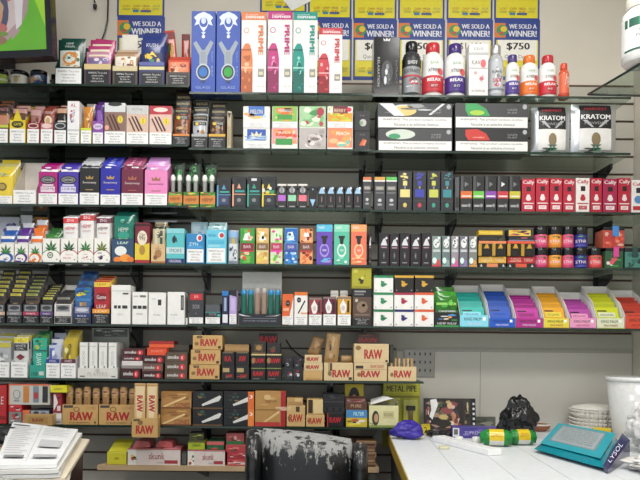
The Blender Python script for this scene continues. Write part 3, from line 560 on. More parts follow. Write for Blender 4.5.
for i, (x0, x1) in enumerate(((378, 452.5), (455, 528.5))):
    a_lo = ('e .3 .75 .2 .22 cfd8cc;e .22 .66 .08 .12 3f9a6a', 'p c8342c .14 .95 .3 .98 .42 .8 .48 .5 .18 .5 .14 .7;t STRAWBERRY .32 .62 .16 .06 f0c0b0')[i]
    a_hi = ('n .02 .5 .8 1 10 3 6a6c6e,d8dadc,9a9c9e;e .36 .7 .16 .2 e8c87a;p eceff0 .02 .98 .2 .98 .36 .5 .22 .5;p e8eaec .72 .55 .9 .98 .86 .98 .68 .55', 'p 3aa05a .14 .98 .3 .98 .42 .78 .48 .5 .18 .5 .14 .72;e .3 .62 .1 .1 a8cc4a')[i]
    cl = ('3a3d3e', '1e2022')[i]
    WB = ';@warning_strip;r .01 .04 .99 .45 ecebe8;t WARNING:_This_product_contains_nicotine. .5 .34 .86 .11 333;t Nicotine_is_an_addictive_chemical. .52 .16 .6 .11 333;@;t VAPE/PUFF .78 .68 .14 .2 999;e .95 .86 .03 .1 b0b2b4'
    r = bx('2R', x0, x1, 128.8, 10, cl, a_lo + WB, 'vape_carton', ('lower wide grey carton with a pale leaf spot and white warning strip', 'lower wide black carton with a red fruit print and white warning strip')[i], 'carton', 'wide carton stacks')
    bx(r, x0 - (i == 0) * .5, x1, 103.2, 10, '3c3f42', a_hi + WB, 'vape_carton', ('upper wide glossy grey carton with an orange glow and white warning strip', 'upper wide grey carton with a green leaf print and white warning strip')[i], 'carton', 'wide carton stacks')
for x0, x1, yt, lb in ((533, 572.5, 104, 'smaller silver foil bag of leaf powder with black label'), (573.5, 619, 97, 'larger silver foil bag of leaf powder with black label')):
    pouch('2R', x0, x1, yt, 5, 'c9ccd0:m', 'r .15 .5 .85 .96 17171a;r .15 .1 .85 .5 ecebe8;t HARVEST .5 .88 .5 .06 c8384a;t KRATOM .5 .72 .64 .09 e8e8e8;t POWDER .5 .6 .5 .05 aaa;L .5 .16 .2 4a6a5a;e .5 .3 .1 .12 8a7a5a;n .15 .02 .85 .16 8 7 4aa078,1c2a22,2f5a44,17171a;p b9bcc0 .2 .66 .3 .66 .45 .52 .4 .52;p b9bcc0 .8 .66 .7 .66 .55 .52 .6 .52', 'foil_bag', lb, 'bag', 'silver leaf powder bags', off=2)

# ================= shelf 3 =================
G3 = 'cigarillo cartons on the third shelf'
def c3(x0, x1, yf, yb, yp0, yp1, col, ar, lb, n, pcs, par, pl, d=9, inner=None):
    r = dcart('3L', x0, x1, yf, yb, d, col, ar, lb, 'cigarillo_carton', inner, G3)
    fill(r, n, yp0, yp1, pcs, par, pl, 'cigarillo_pouch', 'pouch', pl.split(',')[0]); return r
c3(-8, 12.5, 195, 175, 170, 160, 'e8d04a', 'w .02 .02 .98 .9', 'yellow cigarillo carton at the shelf end by the television', 4, ['e8cc3c:g', 'dcc850:g', 'c9c078:g'], 'e .45 .5 .25 .12 6a5a3a;e .45 .5 .18 .08 b09a4a;r .1 .2 .9 .26 c9a82a;n .1 .7 .9 .95 6 3 e8e0b0,a8a868', 'yellow cigarillo pouch with dark oval, {o} in its carton')
# empty carton with slanting side
r = place('3L', 13, 36, 190, 0, None)
m = M(); w, h, d = r.w, r.h, .1; zb = at(25, 163, r.yf + d).z - r.z
t = .0015
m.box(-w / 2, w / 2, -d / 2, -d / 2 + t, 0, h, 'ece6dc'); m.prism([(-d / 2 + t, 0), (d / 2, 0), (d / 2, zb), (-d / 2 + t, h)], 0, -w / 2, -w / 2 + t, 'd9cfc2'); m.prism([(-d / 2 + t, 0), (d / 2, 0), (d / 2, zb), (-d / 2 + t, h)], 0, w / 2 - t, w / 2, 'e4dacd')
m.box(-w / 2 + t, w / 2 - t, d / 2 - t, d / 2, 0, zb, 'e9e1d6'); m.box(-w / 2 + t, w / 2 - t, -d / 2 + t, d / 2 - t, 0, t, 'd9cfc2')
ex = []; art(m, 'w .02 .03 .98 .97', flat(w, h, -d / 2), w, h, None, ex)
finish('cigarillo_carton', m, 'carton', ex, (r.x, r.yf + d / 2, r.z), 'empty cream coloured carton between the yellow and magenta cartons', 'carton', G3)
SW = 'w .01 .01 .99 .42;e .5 .86 .0 .0 000'
for x0, x1, c, c2, nm in ((38.5, 57.5, 'b0207a', 'e8d4e0', 'magenta'), (58.5, 78.5, '4a38a8', 'dcd8f0', 'violet blue')):
    c3(x0, x1, 172, 168, 166, 163, c, 'w .01 .01 .99 .34;e .5 .76 .42 .13 17171a;e .5 .76 .36 .1 8a8a8c;e .5 .76 .3 .07 2a2a2c;t SWISHER .5 .76 .5 .07 ddd;r .12 .38 .88 .55 %s;t 2_FOR_99¢ .5 .47 .7 .1 334;r .2 .57 .8 .62 %s' % (c2, c2), nm + ' cigarillo carton with an oval black badge', 4, [c + ':g'], 'r 0 .84 1 .9 fff;n .05 .85 .95 .97 6 2 e8e8f0,%s,8a7ab0' % c, 'foil pouch top showing, {o} in the %s carton' % nm)
for x0, x1, yf, c, crown, nm, pc in ((79.7, 99.5, 168, '1d1c20', 'b09050', 'black', 'c9c9cc'), (100.5, 120.5, 168, '2226a0', 'c8a040', 'royal blue', '3a40c0'), (121.5, 143.3, 169, '6e1c3c', 'b06a4a', 'maroon', 'b0507a'), (144.8, 167.5, 170, 'e88ac0', 'a0703a', 'pink', 'dca0e0')):
    c3(x0, x1, yf, 165, 163, 157.5, c, 'w .01 .01 .99 .%d;C .5 .7 .18 %s;t Swenway .5 .6 .7 .08 %s;r .3 .%d .7 .%d %s' % (33 if c != '2226a0' else 28, crown, 'dcd4cc' if c != 'e88ac0' else '9a3a78', 40, 42, crown), nm + ' cigarillo carton with a small gold crown', 4, [pc + ':g'], 'n .03 .8 .97 .99 9 %d fff,%s,%s;r 0 .9 1 .93 %s' % (x0, c, pc, c), 'crinkled pouch top showing, {o} in the %s crowned carton' % nm)
G = 'small green and orange display cartons'
for i, (x0, x1) in enumerate(((166.8, 182.3), (183.3, 198.8), (199.8, 215.3))):
    r = dcart('3L' if i < 1 else '3C', max(x0, 168.2), x1, 192, 186, 8, 'd0853c', 'r 0 .78 1 1 3c7a2c;r 0 0 1 .22 3c7a2c;n 0 .72 1 1 10 %d 7ac04a,e8d04a,2a5a1c,%s;n 0 0 1 .25 8 %d a8c84a,d04a3a,2a5a1c;t HEMP .5 .5 .7 .2 8a4a1c' % (i + 2, ('8a3a5a', 'e8a03a', 'c83a3a')[i], i + 9), 'small orange carton with green leafy borders, %s of three' % ORD[i], 'wrap_carton', '4a3a20', G)
    for j in range(2):
        X0 = r.x + (j - .5) * r.w * .48; rr = r.w * .17
        o = empty('cone_tube', (X0, r.yf + .018, r.z + .002)); tag(o, 'clear tube with round white cap, %s of six above the green and orange cartons' % ORD[i * 2 + j], 'tube', 'clear tubes with white caps')
        zt_ = at(180, 174, r.yf).z - r.z
        m = M(); m.lathe([(rr * .7, 0), (rr * .85, zt_ * .8)], '9a9c98:g', 12); m.build('tube', o)
        m = M(); m.lathe([(rr * .8, zt_ * .8), (rr, zt_ * .84), (rr, zt_ * .92), (rr * .6, zt_ * .99), (rr * .1, zt_)], 'f2f2f0:g', 14); m.build('cap', o)
    pouch_obj(r.x + .004, r.yf + .055, r.z + .002, r.w * .84, at(190, 163, r.yf + .05).z - r.z, .016, '1d2a1e:g', 'n .05 .55 .95 .95 12 %d 2c8a3a,111,4ab05a,1a3a1e;p e8e8e8 .1 .86 .7 .7 .75 .72 .2 .89;t HEMP .5 .62 .6 .08 8ad08a' % i, 'hemp_pouch', 'black pouch with green splashes, %s of three behind the clear tubes' % ORD[i], 'pouch', 'black and green pouches')
for i, (x0, x1, c, c2, nm) in enumerate(((216.8, 231, '35426e', '5a9ac0', 'navy edged'), (232.2, 246, '2a2a30', 'e0a080', 'peach edged'), (247.2, 261, '24383a', '3aa08a', 'teal edged'), (262, 276, '222226', 'e8d04a', 'rainbow striped'))):
    bx('3C', x0, x1, 176.5 + (i == 0) * 1.5, 6, '1d2026', 'r 0 .05 .12 .75 %s;p %s .35 .62 .65 .62 .5 .78;r .2 .5 .9 .56 3aa09a;r 0 .42 1 .45 %s;r .15 .1 .85 .4 %s;e .5 .25 .15 .06 888;r .3 .86 .7 .94 %s' % (c2, c2, c2, c if i in (0, 2) else '303238', 'd8d8d8' if i == 2 else '15171a') + (';r .0 .5 .2 .62 e8d8d0;e .4 .5 .15 .05 e8d04a;e .75 .5 .15 .05 3aa05a;e .6 .62 .1 .05 eee' if i == 3 else ''), 'vape_box', 'dark vape box with %s front on the middle bay' % nm, 'box', 'dark vape boxes with coloured edges')
for i, (x0, x1, c) in enumerate(((277.3, 286.5, 'b86ad0'), (287.3, 297, '9ad8b0'), (298, 307.5, 'f07a8a'))):
    bx('3C', x0, x1, 184, 6, '26262a', 'r .08 .3 .92 .55 %s;e .5 .74 .3 .12 b8b8bc;r .35 .62 .6 .95 88888c;r .2 .06 .8 .1 aaa;r 0 .92 1 1 e4e0d8' % c, 'vape_box', 'small dark box with a %s square' % ('violet', 'mint green', 'coral pink')[i], 'box', 'small boxes with coloured squares')
for i in range(6):
    x0 = 308.6 + i * 9.0
    bx('3C', x0, x0 + 8.3, 186.5, 6, '17181c', ('p 9ac8e8 .15 .42 .85 .42 .5 .1;p 9ac8e8 .4 .9 .6 .9 .5 .82' if i == 0 else 'p a8cce8 .1 .68 .9 .68 .7 .95 .4 .95;e .75 .92 .12 .06 e8eef8;r .42 .3 .58 .55 8a6a70;r .2 .1 .8 .14 777'), 'vape_box', 'slim black box with pale blue triangle, %s of six in a row' % ORD[i], 'box', 'slim black boxes with blue triangles')
for i, (x0, x1, c) in enumerate(((363, 373.6, 'd8784a'), (374.4, 385.2, 'd8a04a'), (386, 397, '5ac05a'))):
    bx('3C' if i < 1 else '3R', x0, min(x1, 371.4) if i < 1 else x1, 177, 6.5, '3b3c42', 'r 0 .86 1 1 ecebe4;r 0 .9 1 1 %s;r .1 .6 .9 .72 8a8478;t BRAND .5 .66 .6 .06 ddd;r .1 .5 .9 .54 777;e .5 .3 .18 .05 ccc;r .3 .14 .7 .2 aaa' % c, 'vape_box', 'grey box with %s top band beside the yellow emblem box' % ('an orange', 'an amber', 'a green')[i], 'box', 'grey boxes with coloured top bands')
for i, (x0, x1, c, c2) in enumerate(((398, 412.2, 'e8d88a', 'd8c060'), (413, 426.4, '3a40a8', 'c83a4a'), (427.2, 440.4, 'c8cc5a', '3aa08a'), (441, 453.5, '3a8a94', '3a9a84'))):
    bx('3R', x0, x1, 171.5, 6.5, '25272d', 'n .15 .78 .85 .98 7 %d %s,%s;r .35 .64 .65 .76 %s;r .15 .34 .85 .54 %s;r .44 .56 .56 .62 999;e .5 .14 .14 .06 %s;r 0 .24 1 .25 555' % (i + 1, c, c, c, c, c2), 'vape_box', 'tall black box with %s emblem and panel' % ('a pale yellow', 'a deep blue', 'a lime', 'a teal')[i], 'box', 'tall black boxes with coloured emblems')
for i, (x0, x1, c) in enumerate(((460.5, 472.3, 'd8703a'), (473, 484.4, '6ac04a'), (485.2, 496.6, '8a4ab0'), (497.4, 508.6, 'c83a4a'), (509.4, 520.6, 'c8c03a'))):
    bx('3R', x0, x1, 175.5, 7, '26282b', 'r 0 .56 1 .98 1a1b1e;r 0 .56 .25 .98 4a4c50;p %s .35 .82 .7 .76 .35 .68;r 0 .36 1 .56 %s;r .1 .4 .9 .44 e8e0d8;r .1 .12 .6 .18 aaa;e .75 .16 .12 .05 999' % ('e8e8ea' if i == 3 else '77797d', c), 'vape_box', 'black box with %s middle band beside the red boxes' % ('an orange', 'a green', 'a purple', 'a crimson', 'an olive yellow')[i], 'box', 'black boxes with coloured middle bands')
bx('3R', 455, 459.6, 177, 6, '5a5d60:g', 'r .1 .1 .9 .4 222', 'vape_box', 'narrow silver and black box at the end of the banded boxes', 'box')
RX = [(521.8, 535.2), (536, 549.2), (550, 562.6), (563.3, 575.2), (576, 589.8), (590.6, 602.2), (603, 617.4), (618.2, 630.8)]
for i, (x0, x1) in enumerate(RX):
    wht = i == 4; bg, fg = ('eee8e4', 'b82838') if wht else (('b8203a' if i != 6 else 'a81c4a'), 'f0e0e0')
    bx('3R', x0, x1, 178 + (i % 3 == 0) * .8, 6.5, bg, 't Cally .5 .88 .84 .14 %s;r .34 .62 .68 .76 2a1a20;p %s .3 .38 .7 .38 .6 .52 .4 .52;e .5 .4 .2 .07 %s;r .1 .24 .9 .27 %s;r .2 .08 .8 .19 %s;t CART .5 .135 .4 .06 %s' % (fg, fg, fg, fg, fg if not wht else 'b82838', bg), 'vape_box', ('white box with red script lettering standing among the red boxes' if wht else 'red box with white script lettering, %s of the red row counted from the black boxes' % ORD[i - (i > 4)]), 'box', 'red and white script boxes')
bx('3R', 631.6, 645, 180, 6.5, 'eee8e4', 't Cally .5 .86 .84 .12 b82838;r .34 .6 .68 .76 2a2a38;e .5 .4 .3 .12 5a8ac0;r .1 .08 .9 .2 b82838', 'vape_box', 'white box with a blue picture at the end of the red row', 'box', 'red and white script boxes')
# ================= shelf 4 =================
G4 = 'white hemp wrap cartons'
for i, (x0, x1, c, nm) in enumerate(((-2, 13.8, '2a5aa8', 'blue'), (14.6, 28, '5a2a8a', 'violet'), (28.8, 41.8, 'e8782a', 'orange'))):
    r = dcart('4L', x0, x1, 244, 230, 8, 'f1efe8', 'e .5 .24 .48 .3 %s;e .45 .2 .36 .22 f1efe8;n .2 .05 .75 .35 5 %d %s,d8d8e8;r 0 0 .5 .08 %s;L .5 .5 .6 2f7a34' % (c, i, c, c), 'white carton with a green leaf and %s arc' % nm, 'wrap_carton', 'e8e6de', G4)
    fill(r, 3, 236, 226 - i * 3, ['ecebe8:g', c + ':g', 'dfe3ea:g'], 'r 0 .75 1 .88 %s;t HEMP .5 .6 .6 .1 %s;p %s 0 .9 1 .7 1 .95' % (c, c, c), 'white and %s hemp pouch, {o} in its carton' % nm, 'hemp_pouch', 'pouch', 'white hemp pouches')
for i, (x0, x1, c, nm) in enumerate(((-4, 20, '4a3a8a', 'silver and violet'), (19, 33, 'd8dce6', 'white folded'), (33, 50, 'c8703a', 'copper orange'))):
    pouch('4L', x0 + 1, x1 - 1, 217 + (i == 1) * -2, .8, ('b8bcc8:g', 'e4e6ea:g', 'c8884a:g')[i], 'n .05 .6 .95 .97 9 %d %s,e8e8f0,8a8a9a;r .1 .4 .9 .5 %s' % (i, c, c), 'hemp_pouch', nm + ' pouch sticking up at the back of the fourth shelf', 'pouch', 'hemp pouches at the back', off=11 + i * 1.5)
GW = [(42.8, 59.6, '4a8a4a', 'round black mark', 'o .45 .3 .18 .13 222;e .45 .3 .1 .06 9ab08a'), (61, 77.2, 'd8303a', 'red lettering', 't TROPICAL .5 .32 .5 .05 d05a5a;t FRUIT .4 .18 .5 .08 d8303a'), (78, 93.4, 'c82a34', 'red cherries', 't SWEET .5 .34 .3 .05 d05a5a;n .2 .12 .75 .28 6 4 c82a34,a81c28'), (94.2, 109.6, '6a1c34', 'dark grapes', 'n .2 .12 .75 .36 8 6 3a2a4a,5a2a5a;r .2 .38 .5 .42 888')]
for i, (x0, x1, c, nm, a) in enumerate(GW):
    r = dcart('4L', x0, x1, 238.5, 234, 9, 'f3f1ea', 'e .5 .26 .56 .3 %s;e .5 .2 .56 .32 f3f1ea;%s;e .85 .12 .04 .03 5a8a4a;L .5 .54 .6 %s' % (c, a, ('2f6f3a', '1f5a34', '2f7a3a', '6a7a2a')[i]), 'white carton with a green leaf and %s' % nm, 'wrap_carton', None, G4)
    if i == 0:
        fill(r, 3, 234, 228, ['3a7a34:g', '2f6a3a:g'], 'n .05 .7 .95 .97 8 4 5a9a4a,1f4a24,8ab07a', 'green leaf pouch, {o} in the carton with a round black mark', 'hemp_pouch', 'pouch', 'green leaf pouches')
    else:
        fill(r, 4, (0, 217, 214, 217)[i], (0, 215, 212.5, 215)[i], ['efecea:g'], 'r 0 .86 1 .97 %s;t ZIG .5 .92 .5 .05 fff;t HEMP .5 .74 .7 .07 %s;t WRAPS .5 .64 .6 .04 c89a9a;L .5 .38 .14 2f7a3a' % (c, c), 'white wrap pouch with coloured top, {o} in the carton with %s' % nm, 'hemp_pouch', 'pouch', 'white wrap pouches')
r = dcart('4L', 112, 133.8, 239, 230, 9, '24405e', 'r 0 .2 1 .95 2a4a6c;t LEAF .5 .84 .5 .1 dfe;e .4 .5 .28 .2 e8ece8;e .25 .14 .18 .12 e8822a;e .62 .2 .26 .17 f09a3a;e .86 .14 .16 .12 e0782a;r 0 0 1 .05 1c2c3e', 'deep blue carton printed with oranges beside the white leaf cartons', 'wrap_carton', None, 'blue orange carton')
fill(r, 4, 216, 211, ['1f7a68:g', '1d6a5c:g', '2a8a78:g'], 'n .1 .75 .9 .95 5 3 6ac0a8,145a4c;t HEMP .5 .7 .5 .09 cfe8dc;r .25 .44 .7 .52 c8c03a;e .5 .58 .3 .08 2f9a84', 'teal green foil pouch, {o} in the blue carton', 'hemp_pouch', 'pouch', 'teal green pouches')
bx('4L', 135, 149.8, 222.5, 7, '7a1c30', 'r 0 .06 1 .5 e4c83a;p 7a1c30 0 .5 .5 .44 1 .5 1 .6 0 .6;e .5 .62 .34 .18 e8e0c8;r 0 .0 1 .08 a82830;e .5 .32 .2 .12 b08a3a;t 2_for .5 .7 .4 .08 5a1c20;t 99¢ .5 .6 .4 .12 5a1c20;r 0 .92 1 .97 3a1018', 'wrap_box', 'maroon and yellow box with a pale round badge', 'box')
r = dcart('4L', 151, 165.3, 244, 226, 7, 'd8b88a', 'e .5 .5 .25 .22 a87a4a;e .3 .3 .14 .12 8a5a34;r 0 .0 1 .1 a86a3a;t 2/99¢ .5 .8 .4 .16 7a4a2a', 'beige carton picturing nuts beside the maroon box', 'wrap_carton', None, 'beige carton')
fill(r, 4, 229, 222, ['c9c0a0:g', '2a3a2c:g', '8a7a5a:g'], 'r .2 .5 .4 .95 d8d0b0;r .6 .5 .8 .95 3a4a3a;n .1 .6 .9 .95 6 3 e4dcc0,304030', 'cream and dark green striped pouch, {o} in the beige carton', 'wrap_pouch', 'pouch', 'striped pouches')
m = M(); q = at(152, 219, FY + .13); W2 = at(170, 219, FY + .13).x - q.x
m.box(-W2 * 1.0, W2 * .4, -.006, .006, .046, .052, 'd8dade:m'); m.box(-.006, .006, -.006, .006, .0005, .046, '17181a'); m.box(-.04, .04, -.03, .03, 0, .003, '17181a')
zz = SH['4L'] + .0004; hh = q.z - zz
m = M(); m.box(-.04, .04, -.02, .02, 0, .004, '1a1b1d'); m.box(-.007, .007, -.007, .007, .004, hh, '1a1b1d'); m.box(-W2 * .95, W2 * .95, -.008, .008, hh, hh + .007, 'd8dade:m')
m.box(-W2 * .5, W2 * .5, -.006, .006, hh - .03, hh - .001, '1f2022'); o = m.build('product_stand'); o.location = (q.x + .02, FY + .2, zz); tag(o, 'black stand with a bright metal bar behind the beige carton', 'stand')
bx('4L', 166.3, 184.6, 228.5, 7, '5ac0c4', 'n .3 .45 .65 .85 5 3 1d3a44,24505a;e .42 .68 .1 .1 1d2a34;r 0 .28 1 .46 c4dede;t SMOKE .5 .37 .7 .1 2a6a7a;r 0 0 1 .14 1c2c6a;t ORIGINAL .5 .07 .7 .08 dfe4f4;r 0 .86 1 1 8ad0d4', 'cigarette_box', 'turquoise box with a dark figure and navy base', 'box')
bx('4C', 186.2, 204.6, 233.5, 7, '2a86c0', 'w .05 .04 .95 .48;e .72 .85 .16 .12 e8eef4;e .74 .85 .1 .08 c83a3a;t ZYN .4 .65 .5 .1 dff;r .1 .5 .9 .6 4aa0d4', 'wrap_box', 'mid blue box with a red and white seal', 'box', 'blue boxes with red seals')
r = dcart('4C', 206.3, 226.5, 230, 226, 7, '6acbe4', 'w .05 .04 .95 .46;e .75 .84 .16 .1 e8eef4;e .77 .84 .11 .07 c83a3a;t NATURAL .3 .84 .4 .08 2a7aa0;r .1 .5 .7 .56 9adcee;r .1 .6 .9 .7 55b8d8', 'sky blue carton with a red and white seal', 'wrap_carton', None, 'blue boxes with red seals')
fill(r, 2, 226, 222.5, ['a8ccd0:g'], 'n .05 .8 .95 .98 8 3 d8e8ea,6a9aa0,e8f4f4', 'silvery blue pouch, {o} in the sky blue carton', 'wrap_pouch', 'pouch', 'silvery pouches')
bx('4C', 191, 208, 222, 3, 'bcdde6', 'r .1 .5 .9 .95 d4ecf2;n .1 .5 .9 .95 6 5 9ac8d4,e8f6fa', 'wrap_box', 'pale silver blue box standing behind the mid blue box', 'box', off=8.6)
pouch('4C', 228.2, 238.6, 230, 1.2, '9aa4b4:g', 'r 0 .78 1 .96 8ab0d8;p c8b040 .3 .6 .7 .6 .5 .85;n .08 .1 .92 .6 12 8 5a6270,c9d0d8,3a4250,e0e4e8', 'foil_pouch', 'narrow silver pouch with a pale peak, beside the fruit print boxes', off=1)
for i, (x0, x1, cs, base, nm) in enumerate(((240, 254.8, 'e8403a,6ac04a,f0c8a8,3a9a3a', '4a9a44', 'strawberry red and green'), (256.2, 269, 'e8d05a,f0e49a,c8a04a,e8b878', 'd8bc5a', 'pale yellow'), (270.3, 282.8, 'e84a9a,6ac04a,f0e44a,d8e8c0', '8ab84a', 'pink and green'), (284.5, 297.8, '4aa0e0,a8dcf4,e8f4f8,2a6ac0', '6ab8dc', 'sky blue'), (299.8, 313.2, 'a8342a,e87a4a,5a1c1c,f0a86a', '8a3a2a', 'red brown'))):
    bx('4C', x0, x1, 228, 6, base, 'n .02 .02 .98 .4 14 %d %s;n .02 .6 .98 .98 14 %d %s;p f4f8f0 .2 .66 .8 .66 .6 .9 .35 .88;r .05 .38 .95 .58 %s;t BAR .5 .48 .5 .08 e8dcd8;r .0 .34 .95 .38 %s' % (i + 1, cs, i + 7, cs, ('8a2a3a', '8a6a4a', 'c83a6a', '4a5ab0', '7a4a3a')[i], ('c8304a', 'e8e0a0', 'f04ac0', '3a4aa0', 'c83a3a')[i]), 'flavour_box', 'small fruit print vape box, %s one' % nm, 'box', 'fruit print boxes')
for i, (x0, x1, c, c2, c3_, nm) in enumerate(((316.5, 332.6, '6a4ab8', '5ac0e4', 'a89ae0', 'purple with blue top'), (334, 349.6, '5ac4a4', '8adcc0', 'e8f4e8', 'mint green'), (351, 366.8, 'f07a5a', 'f4a86a', 'fbd0a0', 'coral orange'))):
    bx('4C', x0, x1, 224.5, 6, c, 'r 0 .82 1 1 %s;t VAPE .3 .92 .4 .06 fff;e .5 .36 .3 .17 %s;e .5 .36 .22 .12 %s;p 222 .35 .7 .65 .7 .6 .52 .5 .5 .4 .52;r .3 .66 .7 .72 222;n .02 .02 .98 .22 8 %d %s,%s,%s;t 5000 .5 .36 .25 .05 fff' % (c2, c3_, c, i, c2, c3_, c), 'flavour_box', '%s vape box, taller than the fruit print boxes' % nm, 'box', 'taller pastel vape boxes')
for i in range(6):
    x0 = (368.6, 379, 389.8, 399.9, 410.6, 421.6)[i]; x1 = (378, 389, 399.2, 409.8, 420.8, 431)[i]
    bx('4R' if x0 > 372 else '4C', x0, x1 if x0 > 372 else 371.7, 233.5 - (i % 2) * .8, 6, '18151b', 'p dcdce0 .15 .62 .85 .62 .6 .84 .4 .8;e .75 .84 .1 .04 e8e8ec;r .2 .54 .8 .58 b08a9a;r .4 .22 .6 .42 4a4c52;t BAR .5 .32 .1 .1 ccc;r .25 .09 .75 .12 999;r .96 .1 1 .9 5a1c3a', 'vape_box', 'black box with white triangle emblem, %s of six on the fourth shelf' % ORD[i], 'box', 'black boxes with white triangle emblems')
for i, (x0, x1, c, c2) in enumerate(((431.8, 441.2, '7c8e8a', 'd8404a'), (442, 450.4, '6c7c7c', '8aa8a4'), (451.2, 458.8, '9a929a', 'e05aa0'), (459.6, 468, '72707c', '8a7ab0'), (468.8, 477.4, '80827c', 'd89a4a'))):
    bx('4R', x0, x1, 236, 6, c, 'e .5 .76 .36 .15 e4e8e6;n .2 .64 .8 .88 5 %d 44484a,fff,5a6062;r .1 .48 .9 .56 c8d0ce;e .3 .2 .24 .1 dfe;e .7 .14 .2 .09 %s;r 0 0 1 .06 %s;e .75 .93 .14 .05 eee' % (i, c2, c2), 'vape_box', 'small grey box with a white character and %s accent' % ('red', 'pale green', 'pink', 'lilac', 'orange')[i], 'box', 'small grey boxes')
# torch lighters display
GD_ = 'torch lighter trays'
for i, (x0, x1, c, tc, nm) in enumerate(((478.5, 506.3, 'd8a83a', 'e08a5a', 'golden'), (507.2, 535.2, 'b8202c', 'e0583c', 'red fronted'))):
    r = bx('4R', x0, x1, 241, 7, '1c1a18', 'r 0 .16 1 .4 %s;t TORCH/LIGHTER .3 .28 .4 .14 f4e4c0;t TORCH .75 .28 .3 .12 f4d8c8;r 0 .9 1 1 %s;r .3 0 .7 .14 %s;p ccc .05 .02 .15 .02 .1 .12;p ccc .85 .02 .95 .02 .9 .12' % (c, tc, tc), 'lighter_tray', nm + ' display tray of black torch lighters', 'tray', GD_, body='tray')
    for j in range(2):
        bw = r.w / 2; X = r.x + (j - .5) * bw; m = M()
        o = empty('torch_lighter', (X, r.yf - .006, r.z + r.h * .42)); tag(o, 'black torch lighter with gold tip, %s slot of the %s tray' % (ORD[j], nm), 'lighter', 'torch lighters in the trays')
        hh = r.h * .46; m.box(-.016, .016, -.004, .0055, 0, hh * .6, '17181a:g', .002); m.box(-.03, -.017, -.003, .0055, 0, hh, 'caa24a:m', .001); m.build('body', o)
        m = M(); m.prism([(-.008, hh * .62), (.012, hh * .62), (.006, hh * .98), (0, hh * .98)], 1, -.003, .0055, 'e0b04a:m'); m.build('nozzle', o)
    if i == 0: r0 = r
rr_ = bx(r0, 478.5, 499, 236.5, 4, '17181b', 'r .1 .2 .9 .8 2c2a28', 'lighter_case', 'flat black lighter case lying on the golden tray', 'case', off=.5)
bx(rr_, 473.5 + 5, 503, 230.5, 3.6, 'd8b02c', 'r 0 .0 1 .25 2a2418;r .05 .4 .95 .75 e8c84a', 'lighter_box', 'long yellow box lying on top of the lighter trays', 'box')
rr_ = bx(r, 508.5, 534, 236.8, 4.5, '24222a', 'n .05 .1 .95 .9 10 3 4a4a5a,17181a,c85a6a;r 0 .0 1 .2 6a8ab0', 'lighter_case', 'flat dark lighter case lying on the red fronted tray', 'case')
bx(rr_, 507.5, 532, 229.5, 4, '2a2430', 'n .05 .1 .95 .9 14 5 5a3a7a,d8804a,c83a5a,17181a,e8c84a', 'lighter_box', 'flat dark box with purple and orange print above the red fronted tray', 'box')
# jars
JL = {'p': ('e05a86', 'pink'), 'o': ('eea03c', 'orange'), 'b': ('2a2c86', 'navy'), 'c': ('e85a5a', 'coral')}
def jar(sh, x0, x1, yt, k, lb, off=0):
    c = JL[k][0]
    return lathe_thing(sh, x0, x1, yt, (('jar', [(.9, 0), (1, .03), (1, .6), (.94, .63)], c + ':g'), ('lid', [(.97, .64), (1, .66), (1, .97), (.94, 1)], '16171a:g')), 'gummy_jar', lb, 'jar', 'black lidded jars', off=off, lab=(.05, .6, 1.0, c + '|t STNR .4 .45 .7 .26 %s;r .55 .72 .7 .88 3a5a3a;r 0 0 1 .16 %s;r .2 .84 .5 .9 %s' % ('f8e8ee', {'p': 'c83a68', 'o': 'd8842a', 'b': '4a4ca8', 'c': 'c83c40'}[k], {'p': '3a8a4a', 'o': '3a8a4a', 'b': '6ac04a', 'c': '3a8a4a'}[k])))
for i, (x0, x1, k) in enumerate(((536, 549.8, 'p'), (550.4, 563.8, 'o'), (564.2, 575.6, 'p'), (576.2, 590, 'b'))):
    r = jar('4R', x0, x1, 247.5, k, '%s black lidded jar in the lower row, %s' % (JL[k][1], ['beside the torch lighters', 'second in line', 'between orange and navy', 'next to the coral jar'][i]))
    q = Rec(); q.yf = r.yf; q.zt = r.zt
    jar(q, x0, x1, 226.5, k, '%s black lidded jar stacked in the upper row, %s' % (JL[k][1], ['beside the dark lighter box', 'second in line', 'between orange and navy', 'at the end of the row'][i]))
jar('4R', 590.8, 604.5, 247.5, 'c', 'coral black lidded jar standing alone beside the clear tubs')
def tub(sh, x0, x1, yt, c, cs, tagc, lb, seed):
    r = bx(sh, x0, x1, yt, 7, c + ':g', 'n .02 .05 .98 .8 16 %d %s;@lid;r 0 .84 1 1 1c1d20;b 0 .86 1 1 -.2 7 1c1d20;@tag;b .42 .55 .72 1.05 -.5 -.25 %s;' % (seed, cs, tagc), 'gummy_tub', lb, 'tub', 'square tubs with tags', body='tub'); return r
r = tub('4R', 605.5, 623.5, 248, '4a6a4c', '3aa04a,e05a6a,d8e0d0,2a5a3a', 'e04a9a', 'square tub of green sweets with a pink tag', 3)
tub(r, 603, 624.5, 227, 'c8604a', 'e05a44,d8b0a0,e88a6a,c0403a', '4a8ad0', 'square tub of red sweets with a blue tag, stacked on another tub', 4)
tub('4R', 624.5, 642, 248, '2c4444', '3a6a64,1c3030,4a8a7a', '2a4a48', 'square dark teal tub at the end of the fourth shelf', 5)

